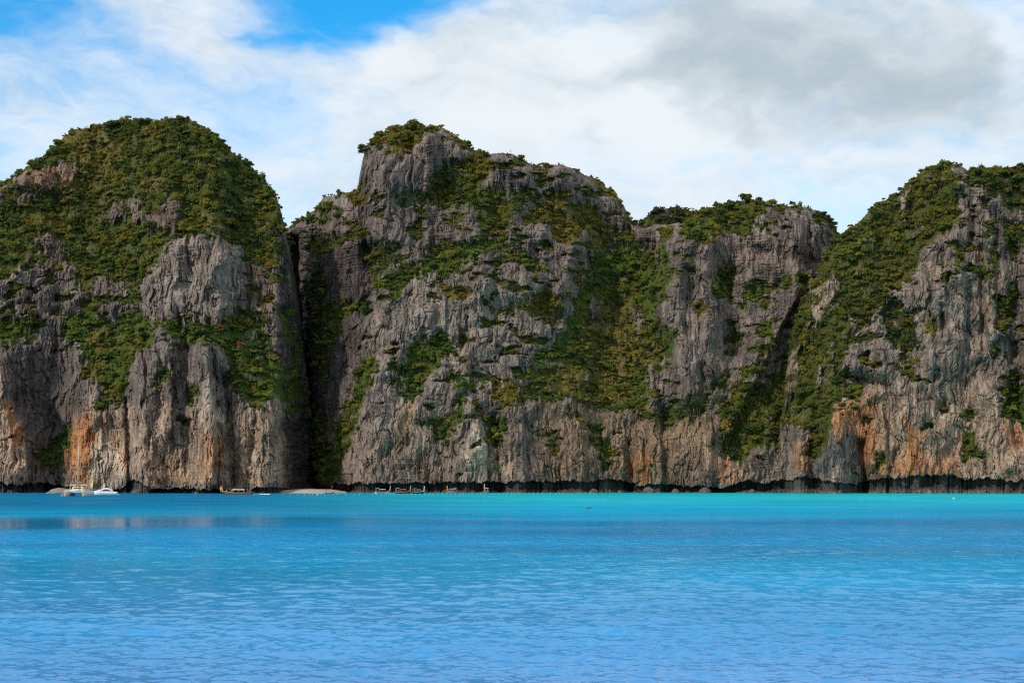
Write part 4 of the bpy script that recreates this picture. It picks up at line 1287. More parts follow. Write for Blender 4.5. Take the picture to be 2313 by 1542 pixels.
# ------------------------------------------------------------------ beach
def sand_material():
    m, t = new_mat('sand')
    pos = t.n('ShaderNodeNewGeometry').outputs['Position']
    n = t.noise(pos, 0.5, 6.0, 0.6)
    n2 = t.noise(pos, 4.0, 3.0, 0.6)
    c = t.mix(n, (0.38, 0.31, 0.25), (0.54, 0.46, 0.38))
    bp = t.n('ShaderNodeBump', {'Height': t.m('ADD', n, t.m('MULTIPLY', n2, 0.3)), 'Strength': 0.6, 'Distance': 0.3})
    b = t.n('ShaderNodeBsdfPrincipled', {'Base Color': c, 'Roughness': 0.95, 'Specular IOR Level': 0.1, 'Normal': bp.outputs[0]})
    finish(t, b.outputs[0])
    return m


def build_beach():
    nu, nv_ = 110, 40
    a = np.linspace(0, 1, nu)
    b = np.linspace(0, 1, nv_)
    A, B = np.meshgrid(a, b)
    u0 = 612 + A * 176
    front_y = 515 + 6 * np.sin(A * 7) + 5 * (A - 0.5) ** 2 * 8 + 2 * pnoise(A * 9, A * 0, 3)
    Yv = front_y + B * (640 - front_y)
    Xv = (u0 - CX) / FPX * 530 + (Yv - 530) * (-0.133)
    hgt = -0.5 + 1.9 * sstep(0.0, 0.15, B) * np.sin(np.pi * np.clip(A, 0.0, 1)) ** 0.35 + 0.25 * fbm(Xv / 6, Yv / 6, 91, 3)
    P = np.stack([Xv, Yv, hgt], -1)
    o = grid_object('beach', P, sand_material())
    set_props(o, 'small pale sand beach at the mouth of the gorge', 'beach', None, 'structure')


build_beach()

# ------------------------------------------------------------------ mesh builder for boats and small things
class MB:
    def __init__(self):
        self.V, self.F = [], []

    def add(self, V, F):
        b = len(self.V)
        self.V += [Vector(p) for p in V]
        self.F += [tuple(b + i for i in f) for f in F]
        return self

    def box(self, c, s, rz=0.0, taper=1.0, ry=0.0):
        V = []
        for k, (x, y, z) in enumerate(((-1, -1, -1), (1, -1, -1), (1, 1, -1), (-1, 1, -1), (-1, -1, 1), (1, -1, 1), (1, 1, 1), (-1, 1, 1))):
            f = taper if z > 0 else 1.0
            p = Vector((x * s[0] / 2 * f, y * s[1] / 2 * f, z * s[2] / 2))
            if ry:
                p = Vector((p.x * math.cos(ry) + p.z * math.sin(ry), p.y, -p.x * math.sin(ry) + p.z * math.cos(ry)))
            if rz:
                p = Vector((p.x * math.cos(rz) - p.y * math.sin(rz), p.x * math.sin(rz) + p.y * math.cos(rz), p.z))
            V.append(p + Vector(c))
        return self.add(V, [(0, 3, 2, 1), (4, 5, 6, 7), (0, 1, 5, 4), (1, 2, 6, 5), (2, 3, 7, 6), (3, 0, 4, 7)])

    def tube(self, pts, rads, n=8):
        if not isinstance(rads, (list, tuple)):
            rads = [rads] * len(pts)
        return self.add(*tube_geo(pts, rads, n))

    def loft(self, secs, cap=True, closed=False):
        n = len(secs[0])
        V = [p for s in secs for p in s]
        F = []
        for i in range(len(secs) - 1):
            for k in range(n if closed else n - 1):
                k2 = (k + 1) % n
                F.append((i * n + k, i * n + k2, (i + 1) * n + k2, (i + 1) * n + k))
        if cap:
            F.append(tuple(range(n))[::-1])
            F.append(tuple(range((len(secs) - 1) * n, len(secs) * n)))
        return self.add(V, F)

    def ball(self, c, r, n=10, m=7, sq=(1, 1, 1)):
        V, F = [], []
        for i in range(m + 1):
            a = math.pi * i / m
            for k in range(n):
                b = 2 * math.pi * k / n
                V.append((c[0] + r * sq[0] * math.sin(a) * math.cos(b), c[1] + r * sq[1] * math.sin(a) * math.sin(b), c[2] + r * sq[2] * math.cos(a)))
        for i in range(m):
            for k in range(n):
                F.append((i * n + k, i * n + (k + 1) % n, (i + 1) * n + (k + 1) % n, (i + 1) * n + k))
        return self.add(V, F)

    def build(self, name, mat, parent=None, smooth=False, bevel=0.0):
        me = mesh_from(name, self.V, self.F, mat, smooth)
        me.validate()
        o = bpy.data.objects.new(name, me)
        if parent is not None:
            o.parent = parent
        COL.objects.link(o)
        if bevel:
            b = o.modifiers.new('bevel', 'BEVEL')
            b.width = bevel
            b.segments = 2
        return o


WHITE = simple_mat('white_gelcoat', (0.78, 0.78, 0.76), 0.3, vary=0.05)
CREAMP = simple_mat('cream_canvas', (0.72, 0.56, 0.30), 0.7, vary=0.08)
AMBER = simple_mat('amber_paint', (0.72, 0.38, 0.08), 0.5, vary=0.08)
MASTM = simple_mat('golden_spar', (0.62, 0.45, 0.24), 0.45, vary=0.06)
GLASS = simple_mat('dark_glass', (0.02, 0.025, 0.035), 0.08, vary=0.05, spec=0.8)
STEEL = simple_mat('steel', (0.60, 0.60, 0.62), 0.3, metal=0.8, vary=0.05)
NETM = simple_mat('net_black', (0.05, 0.05, 0.055), 0.9)
ROPE = simple_mat('rope', (0.40, 0.36, 0.30), 0.9)
WOOD = simple_mat('hull_wood', (0.16, 0.085, 0.05), 0.55, vary=0.25)
WOODD = simple_mat('dark_hull_wood', (0.055, 0.045, 0.045), 0.55, vary=0.25)
LILAC = simple_mat('lilac_paint', (0.58, 0.50, 0.60), 0.5, vary=0.15)
PLANK = simple_mat('pale_wood', (0.50, 0.34, 0.26), 0.6, vary=0.15)
REDC = simple_mat('red_canvas', (0.62, 0.14, 0.16), 0.75, vary=0.15)
WHITEC = simple_mat('white_canvas', (0.74, 0.74, 0.76), 0.7, vary=0.06)
GREYC = simple_mat('grey_canvas', (0.45, 0.45, 0.47), 0.75, vary=0.12)
RIB_O = simple_mat('orange_cloth', (0.80, 0.28, 0.06), 0.8, vary=0.1)
RIB_Y = simple_mat('yellow_cloth', (0.80, 0.55, 0.08), 0.8, vary=0.1)
RIB_P = simple_mat('pink_cloth', (0.75, 0.22, 0.26), 0.8, vary=0.1)
ENGINE = simple_mat('engine_metal', (0.09, 0.09, 0.10), 0.45, metal=0.4, vary=0.2)
GREENC = simple_mat('green_canvas', (0.05, 0.22, 0.13), 0.75, vary=0.1)
PINKB = simple_mat('pink_buoy', (0.80, 0.20, 0.26), 0.45, vary=0.1)
WHITEB = simple_mat('white_float', (0.62, 0.60, 0.56), 0.45, vary=0.06)
SKIN = simple_mat('skin', (0.42, 0.24, 0.16), 0.6, vary=0.1)
SHIRT_B = simple_mat('blue_shirt', (0.10, 0.13, 0.26), 0.85)
SHIRT_R = simple_mat('red_shirt', (0.55, 0.10, 0.10), 0.85)
SHIRT_G = simple_mat('grey_shirt', (0.22, 0.24, 0.28), 0.85)
SHIRT_W = simple_mat('white_shirt', (0.68, 0.62, 0.58), 0.85)
HAIR = simple_mat('hair', (0.03, 0.025, 0.02), 0.7)
TURQ = simple_mat('turquoise_paint', (0.05, 0.52, 0.45), 0.5)


def longtail(loc, rz, L, label, hull_m, roof_m, rib_ms, prow_m, roof_style='awning', group='long wooden boats', extras=True, prow_h=1.0):
    """wooden long-tail boat, bow towards local +x"""
    t = empty('longtail_boat', loc, rz)
    set_props(t, label, 'boat', group)
    W_ = 0.155 * L
    secs = []
    inner = []
    for i in range(15):
        a = i / 14
        x = -0.5 * L + a * 0.93 * L
        hb = 0.5 * W_ * (0.62 + 0.38 * math.sin(math.pi * min(1, a * 1.25 + 0.08))) * (1 - max(0, (a - 0.55) / 0.45) ** 2.2 * 0.93)
        sheer = 0.055 * L + 0.055 * L * max(0, (a - 0.45) / 0.55) ** 2 + 0.008 * L * max(0, (0.25 - a) / 0.25)
        keel = -0.025 * L + 0.045 * L * max(0, (a - 0.7) / 0.3) ** 2
        secs.append([(x, -hb, sheer), (x, -hb * 0.93, (sheer + keel) * 0.55), (x, -hb * 0.6, keel * 0.8), (x, 0, keel), (x, hb * 0.6, keel * 0.8), (x, hb * 0.93, (sheer + keel) * 0.55), (x, hb, sheer)])
        inner.append((x, hb, sheer))
    hull = MB().loft(secs).build('hull', hull_m, t, True)
    deck = MB()
    deck.loft([[(x, -hb * 0.92, s - 0.012 * L), (x, 0, s - 0.016 * L), (x, hb * 0.92, s - 0.012 * L)] for x, hb, s in inner], cap=False)
    deck.build('deck', PLANK, t)
    for sgn in (-1, 1):
        MB().tube([(x, sgn * hb, s) for x, hb, s in inner], 0.006 * L, 6).build('rubbing_strake', prow_m, hull, True)
    bx, _, bz = inner[-1]
    ph = 0.15 * L * prow_h
    pts = [(bx - 0.02 * L, 0, bz - 0.05 * L), (bx + 0.012 * L, 0, bz), (bx + 0.030 * L, 0, bz + 0.45 * ph), (bx + 0.048 * L, 0, bz + ph)]
    prow = MB().tube(pts, [0.022 * L, 0.020 * L, 0.018 * L, 0.020 * L], 8).build('prow', prow_m, t, True)
    for k, rm in enumerate(rib_ms):
        f = 0.25 + 0.16 * k
        c = Vector(pts[1]).lerp(Vector(pts[3]), f)
        g = MB()
        for q in range(6):
            an = q * math.pi / 3
            g.ball(c + Vector((0.022 * L * math.cos(an), 0.022 * L * math.sin(an), 0.004 * L * math.sin(2 * an))), 0.013 * L, 7, 5)
        g.tube([c + Vector((0.02 * L, 0.01 * L, 0)), c + Vector((0.035 * L, 0.015 * L, -0.04 * L)), c + Vector((0.03 * L, 0.02 * L, -0.085 * L))], [0.010 * L, 0.012 * L, 0.004 * L], 6)
        g.build('ribbon', rm, prow, True)
    # awning on posts
    za = 0.055 * L
    x0, x1 = (-0.24 * L, 0.10 * L)
    hz = 0.150 * L
    if roof_style != 'none':
        for x in (x0, 0.5 * (x0 + x1), x1):
            for sgn in (-1, 1):
                MB().tube([(x, sgn * 0.40 * W_, za), (x, sgn * 0.40 * W_, hz)], 0.005 * L, 6).build('post', PLANK, t)
        secs = []
        for i in range(7):
            x = x0 - 0.02 * L + (x1 - x0 + 0.04 * L) * i / 6
            arc = [(x, W_ * 0.52 * math.sin(b), hz + W_ * 0.10 * math.cos(b * 1.2)) for b in np.linspace(-1.3, 1.3, 7)]
            secs.append(arc + [(p[0], p[1] * 0.98, p[2] - 0.008 * L) for p in arc[::-1]])
        MB().loft(secs, closed=True).build('awning', roof_m, t)
        for x in (-0.16 * L, -0.06 * L, 0.05 * L):
            MB().box((x, 0, 0.062 * L), (0.035 * L, W_ * 0.7, 0.010 * L)).build('bench', PLANK, t)
    # engine with its long shaft
    e = MB().box((-0.42 * L, 0, 0.118 * L), (0.075 * L, 0.05 * L, 0.045 * L), taper=0.8).tube([(-0.42 * L, 0, 0.055 * L), (-0.42 * L, 0, 0.10 * L)], 0.012 * L)
    eng = e.build('engine', ENGINE, t, bevel=0.004 * L)
    MB().tube([(-0.45 * L, 0, 0.115 * L), (-0.72 * L, 0.02 * L, 0.012 * L)], 0.006 * L, 6).build('propeller_shaft', ENGINE, eng)
    MB().tube([(-0.39 * L, 0, 0.125 * L), (-0.30 * L, 0.02 * L, 0.150 * L)], 0.005 * L, 6).build('tiller', ENGINE, eng)
    MB().tube([(-0.44 * L, 0.0, 0.14 * L), (-0.445 * L, 0.0, 0.165 * L), (-0.47 * L, 0.0, 0.17 * L)], 0.006 * L, 6).build('exhaust', STEEL, eng)
    if roof_style == 'frame':
        fr = MB()
        for sgn in (-1, 1):
            fr.tube([(-0.46 * L, sgn * 0.3 * W_, 0.06 * L), (-0.45 * L, sgn * 0.34 * W_, 0.19 * L), (-0.28 * L, sgn * 0.34 * W_, 0.20 * L), (-0.26 * L, sgn * 0.34 * W_, 0.06 * L)], 0.005 * L, 6)
        fr.tube([(-0.45 * L, -0.34 * W_, 0.19 * L), (-0.45 * L, 0.34 * W_, 0.19 * L)], 0.005 * L, 6).tube([(-0.28 * L, -0.34 * W_, 0.20 * L), (-0.28 * L, 0.34 * W_, 0.20 * L)], 0.005 * L, 6)
        fr.build('canopy_frame', STEEL, t)
        MB().loft([[(x, y, 0.196 * L + 0.012 * L * math.cos(y / W_ * 4)) for y in np.linspace(-0.4 * W_, 0.4 * W_, 6)] for x in np.linspace(-0.47 * L, -0.26 * L, 4)], cap=False).build('canopy', GREYC, t)
    return t


def person(loc, rz, h, label, shirt, pose='stand', group=None):
    """one continuous skinned body with hair and clothes as its children"""
    t = empty('person', loc, rz)
    set_props(t, label, 'person', group)
    k = h / 1.7
    hip = 0.90 if pose == 'stand' else 0.30
    if pose == 'stand':
        legs = lambda s: [(0, 0.09 * s, hip), (0.02, 0.10 * s, 0.48), (0, 0.11 * s, 0.07), (0.13, 0.12 * s, 0.03)]
    else:
        legs = lambda s: [(0, 0.09 * s, hip), (0.42, 0.13 * s, hip + 0.22), (0.50, 0.13 * s, 0.05), (0.63, 0.13 * s, 0.02)]
    V = [(0, 0, hip + 0.02), (0, 0, hip + 0.22), (0, 0, hip + 0.45), (0, 0, hip + 0.57), (0.015, 0, hip + 0.70)]
    Rr = [0.14, 0.13, 0.15, 0.06, 0.10]
    E = [(0, 1), (1, 2), (2, 3), (3, 4)]
    for s in (-1, 1):
        b = len(V)
        V += legs(s)
        Rr += [0.095, 0.07, 0.045, 0.035]
        E += [(0, b), (b, b + 1), (b + 1, b + 2), (b + 2, b + 3)]
        b = len(V)
        V += [(0, 0.20 * s, hip + 0.47), (0.03, 0.25 * s, hip + 0.20), (0.16, 0.22 * s, hip - 0.02), (0.22, 0.21 * s, hip - 0.06)]
        Rr += [0.055, 0.042, 0.030, 0.035]
        E += [(2, b), (b, b + 1), (b + 1, b + 2), (b + 2, b + 3)]
    me = bpy.data.meshes.new('body')
    me.from_pydata([tuple(c * k for c in p) for p in V], E, [])
    me.materials.append(SKIN)
    o = bpy.data.objects.new('body', me)
    COL.objects.link(o)
    o.parent = t
    sk = o.modifiers.new('skin', 'SKIN')
    for i, sv in enumerate(me.skin_vertices[0].data):
        sv.radius = (Rr[i] * k, Rr[i] * k)
        sv.use_root = (i == 0)
    o.modifiers.new('sub', 'SUBSURF').levels = 1
    o.modifiers['sub'].render_levels = 1
    secs = []
    for z, rx, ry in ((hip - 0.04, 0.165, 0.185), (hip + 0.2, 0.155, 0.175), (hip + 0.42, 0.165, 0.225), (hip + 0.53, 0.09, 0.12)):
        secs.append([(rx * math.cos(a) * k, ry * math.sin(a) * k, z * k) for a in np.linspace(0, 2 * math.pi, 11)[:-1]])
    MB().loft(secs, closed=True).build('shirt', shirt, t, True)
    MB().ball((0.0, 0, (hip + 0.755) * k), 0.112 * k, 9, 6, (1, 0.92, 0.8)).build('hair', HAIR, t, True)
    return t


def build_catamaran():
    p = on_water(178, 1119.5)
    t = empty('catamaran', (p.x, p.y, 0), R(-90 + 3))     # bows towards the camera
    set_props(t, 'white sailing catamaran with cream roof, amber striped bows and tall golden mast', 'catamaran')
    # local +x is the bow
    Lh = 11.5
    for s in (-1, 1):
        yc = s * 2.65
        secs, st = [], []
        for i in range(13):
            a = i / 12
            x = -Lh / 2 + a * Lh
            hw = 0.62 * (1 - max(0, (a - 0.6) / 0.4) ** 2 * 0.72) * (0.75 + 0.25 * min(1, a * 4))
            top = 1.45 + 0.12 * a
            secs.append([(x, yc - hw * 0.95, top), (x, yc - hw, 0.7), (x, yc - hw * 0.7, 0.0), (x, yc, -0.45 + 0.35 * max(0, (a - 0.85) / 0.15)), (x, yc + hw * 0.7, 0.0), (x, yc + hw, 0.7), (x, yc + hw * 0.95, top)])
        hull = MB().loft(secs, closed=True).build('hull', WHITE, t, True)
        xb = Lh / 2
        MB().loft([[(xb + 0.02, yc - s * 0.02 - 0.27, z), (xb + 0.04, yc - s * 0.02, z), (xb + 0.02, yc - s * 0.02 + 0.27, z)] for z in (0.02, 0.75, 1.52)], cap=False).build('bow_stripe', AMBER, hull)
        MB().box((xb - 2.2, yc, 1.62), (1.0, 0.5, 0.10)).build('deck_hatch', GLASS, hull)
        rail = MB()
        for x in np.linspace(-4.5, 5.3, 8):
            rail.tube([(x, yc + s * 0.45, 1.5), (x, yc + s * 0.45, 2.15)], 0.025, 6)
        rail.tube([(-4.5, yc + s * 0.45, 2.13), (5.3, yc + s * 0.45, 2.13)], 0.022, 6)
        rail.build('guard_rail', STEEL, t)
    MB().tube([(5.0, -2.7, 1.55), (5.0, 2.7, 1.55)], 0.14, 10).build('cross_beam', WHITE, t, True)
    MB().box((-1.4, 0, 1.35), (7.0, 4.6, 0.75)).build('bridge_deck', WHITE, t, bevel=0.1)
    net = MB()
    for y in np.linspace(-2.1, 2.1, 12):
        net.tube([(2.1, y, 1.58), (5.0, y, 1.60)], 0.02, 4)
    for x in np.linspace(2.2, 4.9, 9):
        net.tube([(x, -2.1, 1.585), (x, 2.1, 1.585)], 0.02, 4)
    net.build('trampoline_net', NETM, t)
    # cabin
    secs = []
    for z, hx, hy in ((1.7, 3.0, 2.15), (2.35, 2.6, 1.95), (2.75, 2.2, 1.8)):
        secs.append([(-1.0 + hx, -hy * 0.75, z), (-1.0 + hx, hy * 0.75, z), (-1.0 + hx * 0.4, hy, z), (-1.0 - hx, hy, z), (-1.0 - hx, -hy, z), (-1.0 + hx * 0.4, -hy, z)])
    cab = MB().loft(secs, closed=True).build('cabin', CREAMP, t)
    MB().box((1.72, 0, 2.32), (0.05, 2.2, 0.34), ry=-0.38).build('front_window', GLASS, cab)
    for s in (-1, 1):
        MB().box((-1.2, s * 2.06, 2.3), (2.8, 0.05, 0.30)).build('side_window', GLASS, cab)
    roof = MB().box((-1.6, 0, 3.35), (4.6, 5.0, 0.14)).build('roof', CREAMP, t, bevel=0.05)
    MB().box((0.60, 0, 3.18), (0.10, 4.9, 0.32)).build('roof_fascia', CREAMP, roof)
    for x in (0.5, -3.7):
        for s in (-1, 1):
            MB().tube([(x, s * 2.3, 1.7), (x, s * 2.35, 3.3)], 0.07, 8).build('roof_post', CREAMP, t)
    H = 17.2
    mast = MB().tube([(1.0, 0, 1.7), (0.95, 0.05, 9.0), (0.8, 0.32, H)], [0.15, 0.14, 0.07], 10).build('mast', MASTM, t, True)
    for z, w in ((6.4, 0.95), (9.9, 0.75)):
        for s in (-1, 1):
            MB().tube([(0.95, 0.04, z), (0.85, s * w, z + 0.12)], [0.05, 0.035], 6).build('spreader', MASTM, mast)
    MB().tube([(0.9, 0, 3.75), (-4.2, 0, 3.9)], 0.11, 8).build('boom', MASTM, t)
    MB().tube([(0.8, 0, 3.95), (-4.0, 0, 4.1)], [0.2, 0.16], 8).build('furled_sail', GREYC, t, True)
    MB().tube([(0.8, 0.3, H - 0.5), (5.0, 0, 1.6)], 0.035, 5).build('forestay', STEEL, mast)
    for s in (-1, 1):
        MB().tube([(0.85, 0.28, H - 2), (0.85, s * 0.78, 9.98), (0.95, s * 0.98, 6.5), (0.6, s * 2.8, 1.5)], 0.03, 5).build('shroud', STEEL, mast)
    MB().box((2.2, 0.2, 1.95), (0.7, 0.9, 0.45)).build('deck_locker', WHITE, t, bevel=0.05)
    person((p.x - 0.05, p.y - 2.0, 1.92), R(-90), 1.7, 'person in grey shirt standing on the catamaran deck by the mast', SHIRT_G)
    # dinghy engine pod seen on the left corner
    bq = on_water(140, 1119.5)
    b = MB().ball((bq.x, bq.y, 0.10), 0.34, 10, 7).build('mooring_buoy', PINKB, None, True)
    set_props(b, 'pink mooring buoy on a line off the catamaran bow', 'buoy', 'pink mooring buoys')
    o = MB().tube([(bq.x, bq.y, 0.35), (bq.x + 1.4, bq.y + 0.2, 0.9), (p.x - 2.7, p.y - 5.4, 1.6)], 0.045, 5).build('mooring_rope', ROPE)
    set_props(o, 'grey rope from the catamaran bow to the pink buoy', 'rope')


build_catamaran()


def build_yacht():
    p = on_water(236, 1117.2)
    t = empty('motor_yacht', (p.x, p.y, 0), R(180 + 14))    # bow to the left
    set_props(t, 'small white motor yacht with dark side window moored beside the catamaran', 'yacht')
    L = 8.1
    secs = []
    for i in range(15):
        a = i / 14
        x = -L / 2 + a * L
        hb = 1.28 * (1 - max(0, (a - 0.5) / 0.5) ** 2.3 * 0.96)
        top = 1.02 + 0.42 * a ** 1.5
        keel = -0.35 + 0.35 * max(0, (a - 0.75) / 0.25)
        xs = x + 0.55 * max(0, a - 0.6) / 0.4
        secs.append([(xs, -hb, top), (x, -hb * 0.86, 0.35), (x - 0.1 * a, -hb * 0.62, -0.05), (x - 0.2 * a, 0, keel), (x - 0.1 * a, hb * 0.62, -0.05), (x, hb * 0.86, 0.35), (xs, hb, top)])
    hull = MB().loft(secs, closed=True).build('hull', WHITE, t, True)
    for x in (0.3, 1.2):
        for s in (-1, 1):
            MB().ball((x, s * 1.15, 0.72), 0.13, 10, 6, (1.2, 0.35, 0.9)).build('porthole', GLASS, hull, True)
    secs = []
    prof = [(-2.6, 1.0, 1.1, 1.12), (-2.2, 1.05, 1.15, 2.0), (-0.8, 1.05, 1.15, 2.28), (0.4, 0.95, 1.25, 2.12), (1.5, 0.75, 1.30, 1.62), (2.7, 0.35, 1.36, 1.40)]
    for x, w, zb, zt in prof:
        secs.append([(x, -w, zb), (x, -w * 0.92, zb + (zt - zb) * 0.55), (x, -w * 0.6, zt - 0.02), (x, 0, zt + 0.03), (x, w * 0.6, zt - 0.02), (x, w * 0.92, zb + (zt - zb) * 0.55), (x, w, zb)])
    cab = MB().loft(secs).build('cabin', WHITE, t, True)
    for s in (-1, 1):
        wv_ = [(-2.0, 1.28), (-1.3, 1.75), (-0.3, 1.86), (0.5, 1.66), (1.0, 1.38)]
        q = MB()
        lo = [Vector((x, s * (1.10 if x < 0 else 1.02), 1.26)) for x, z in wv_]
        hi = [Vector((x, s * (1.04 if x < 0 else 0.96), z)) for x, z in wv_]
        q.loft([lo, hi], cap=False)
        q.build('side_window', GLASS, cab)
    MB().loft([[(0.62, -0.55, 2.05), (0.66, 0, 2.12), (0.62, 0.55, 2.05)], [(1.5, -0.52, 1.66), (1.56, 0, 1.70), (1.5, 0.52, 1.66)]], cap=False).build('windscreen', GLASS, cab)
    arch = MB()
    for s in (-1, 1):
        arch.tube([(-2.7, s * 1.05, 1.15), (-2.15, s * 1.0, 2.35), (-1.9, s * 0.9, 2.62)], 0.07, 8)
    arch.tube([(-1.9, -0.9, 2.62), (-1.9, 0.9, 2.62)], 0.08, 8)
    arch.build('radar_arch', WHITE, t, True)
    MB().box((-1.5, 0, 2.68), (1.5, 1.6, 0.07)).build('hardtop', WHITE, t, bevel=0.03)
    MB().tube([(-1.9, 0, 2.7), (-1.9, 0, 3.6)], 0.035, 6).ball((-1.9, 0, 3.5), 0.16, 8, 6, (1, 1, 0.6)).build('antenna', WHITE, t)
    MB().loft([[(x, y, 3.28 - 0.10 * abs(y)) for y in np.linspace(-0.9, 0.9, 6)] for x in np.linspace(-1.6, 0.6, 4)], cap=False).build('sun_awning', GREENC, t)
    for x in (-1.5, 0.5):
        for s in (-1, 1):
            MB().tube([(x, s * 0.8, 2.1), (x, s * 0.85, 3.2)], 0.022, 5).build('awning_pole', STEEL, t)
    rail = MB()
    for s in (-1, 1):
        pts = []
        for a in np.linspace(0.55, 0.98, 6):
            hb = 1.28 * (1 - max(0, (a - 0.5) / 0.5) ** 2.3 * 0.96)
            x = -L / 2 + a * L + 0.55 * max(0, a - 0.6) / 0.4
            z = 1.02 + 0.42 * a ** 1.5
            rail.tube([(x, s * hb * 0.95, z), (x, s * hb * 0.95, z + 0.45)], 0.02, 5)
            pts.append((x, s * hb * 0.95, z + 0.45))
        rail.tube(pts, 0.022, 5)
    rail.build('bow_rail', STEEL, t)
    MB().box((-L / 2 - 0.25, 0, 0.12), (0.7, 2.1, 0.10)).build('swim_platform', WHITE, t, bevel=0.03)
    bq = on_water(216, 1117.5)
    b = MB().ball((bq.x, bq.y - 2.0, 0.08), 0.30, 10, 7).build('mooring_buoy', PINKB, None, True)
    set_props(b, 'pink mooring buoy under the bow of the white motor yacht', 'buoy', 'pink mooring buoys')


build_yacht()

# the boats
p = on_water(534, 1116.4)
main_rz = R(180 - 3)
longtail((p.x, p.y, 0), main_rz, 10.6, 'long wooden boat under way with white awning and bright ribbons on its bow', WOOD, WHITEC, (RIB_O, RIB_Y, RIB_Y, RIB_P, RIB_P), RIB_Y if False else PLANK, prow_h=1.0)
c0 = Vector((p.x, p.y, 0))
person(c0 + Vector((-3.2, 0, 0.72)), R(180), 1.65, 'person in white shirt sitting near the bow of the boat under way', SHIRT_W, 'sit')
person(c0 + Vector((-1.55, -0.2, 0.60)), R(180), 1.65, 'person in red shirt sitting in front of the white awning', SHIRT_R, 'sit')
person(c0 + Vector((-0.35, 0.1, 1.62)), R(180), 1.0, 'person in white shirt on top of the white awning', SHIRT_W, 'sit')
person(c0 + Vector((3.6, 0, 0.55)), R(180), 1.6, 'person in dark blue shirt standing at the stern of the boat under way', SHIRT_B)

specs = [
    (865, 1114.3, 40, 6.5, 'moored long boat with lilac hull and pale awning, leftmost of the five under the cliff', LILAC, WHITEC, (RIB_P,), PLANK, 'frame', 1.15),
    (911, 1114.4, 40, 6.6, 'moored long boat with red awning and orange collar on its bow', WOOD, REDC, (RIB_O, RIB_O), PLANK, 'frame', 1.15),
    (946, 1114.1, 52, 6.0, 'moored dark long boat with grey canopy frame and pale bow post', WOODD, GREYC, (RIB_P,), WHITEC, 'frame', 1.15),
    (1020, 1114.0, 245, 6.8, 'moored pale long boat with orange bow post, standing alone', LILAC, GREYC, (RIB_O,), RIB_O, 'frame', 1.1),
    (1098, 1113.4, 262, 7.8, 'moored long boat seen bow on with white cloths, rightmost under the cliff', LILAC, WHITEC, (RIB_P, RIB_O), PLANK, 'awning', 1.2),
]
for (u, v, hd, L, lb, hm, rm, rb, pm, st, ph) in specs:
    p = on_water(u, v)
    longtail((p.x, p.y, 0), R(hd), L, lb, hm, rm, rb, pm, st, prow_h=ph).scale = (1.05, 1.2, 1.5)
p = on_water(745, 1114.2)
longtail((p.x, p.y, 0), R(4), 3.6, 'small dark boat lying in front of the sand beach', WOODD, GREYC, (), WOODD, 'none', group='long wooden boats', prow_h=0.3)
person((p.x - 1.25, p.y, 0.15), R(0), 1.5, 'person in dark blue shirt standing in the small boat by the beach', SHIRT_B)
q = at(750, 1104, 552)
person((q.x, q.y, 1.30), R(-90), 1.6, 'person in red shirt standing on the sand beach', SHIRT_R)
# turquoise kayak beside the first moored boat
q = on_water(882, 1115.0)
kb = empty('kayak', (q.x, q.y, 0), R(2))
set_props(kb, 'turquoise kayak floating beside the lilac long boat', 'kayak')
secs = []
for a in np.linspace(-1, 1, 9):
    w = 0.34 * (1 - a * a) ** 0.7 + 0.02
    secs.append([(a * 1.5, -w, 0.22 + 0.1 * a * a), (a * 1.5, -w * 0.6, 0.02), (a * 1.5, 0, -0.05), (a * 1.5, w * 0.6, 0.02), (a * 1.5, w, 0.22 + 0.1 * a * a), (a * 1.5, 0, 0.28 + 0.1 * a * a)])
MB().loft(secs, closed=True).build('hull', TURQ, kb, True)
MB().box((-0.2, 0, 0.30), (0.5, 0.36, 0.06)).build('seat', ENGINE, kb)

# small boat nose at the very edge of the picture
q = on_water(-14, 1112.5)
t = empty('speedboat', (q.x, q.y, 0), R(4))
set_props(t, 'white speedboat bow just showing at the edge under the domed cliff', 'speedboat')
secs = []
for i in range(9):
    a = i / 8
    hb = 0.95 * (1 - max(0, (a - 0.45) / 0.55) ** 2 * 0.95)
    x = -3 + 6 * a
    secs.append([(x, -hb, 0.75 + 0.35 * a), (x, -hb * 0.8, 0.2), (x, 0, -0.2 + 0.25 * a), (x, hb * 0.8, 0.2), (x, hb, 0.75 + 0.35 * a)])
MB().loft(secs, closed=True).build('hull', WHITE, t, True)
MB().box((-0.4, 0, 1.25), (1.4, 1.3, 0.6), taper=0.75).build('windscreen', GLASS, t)

# other floats
for (u, v, r_, lb) in ((442, 1115.0, 0.30, 'pink buoy floating alone between yacht and moving boat'),):
    q = on_water(u, v)
    b = MB().ball((q.x, q.y, 0.08), r_, 10, 7).build('mooring_buoy', PINKB, None, True)
    set_props(b, lb, 'buoy', 'pink mooring buoys')
q = on_water(717, 1117.6)
b = MB().ball((q.x, q.y, 0.08), 0.30, 10, 7).build('mooring_buoy', RIB_Y, None, True)
set_props(b, 'yellow buoy floating in front of the sand beach', 'buoy')
q = on_water(1330, 1147.5)
b = MB().ball((q.x, q.y, 0.02), 0.28, 10, 6, (1.7, 1, 0.6)).build('driftwood', WOODD, None, True)
set_props(b, 'dark bit of driftwood on the open blue water', 'driftwood')
q = on_water(2154, 1126.0)
b = MB().ball((q.x, q.y, 0.06), 0.30, 10, 7, (1, 1, 0.9)).build('mooring_buoy', RIB_Y, None, True)
set_props(b, 'pale yellow buoy on the turquoise shoal under the streaked wall', 'buoy')

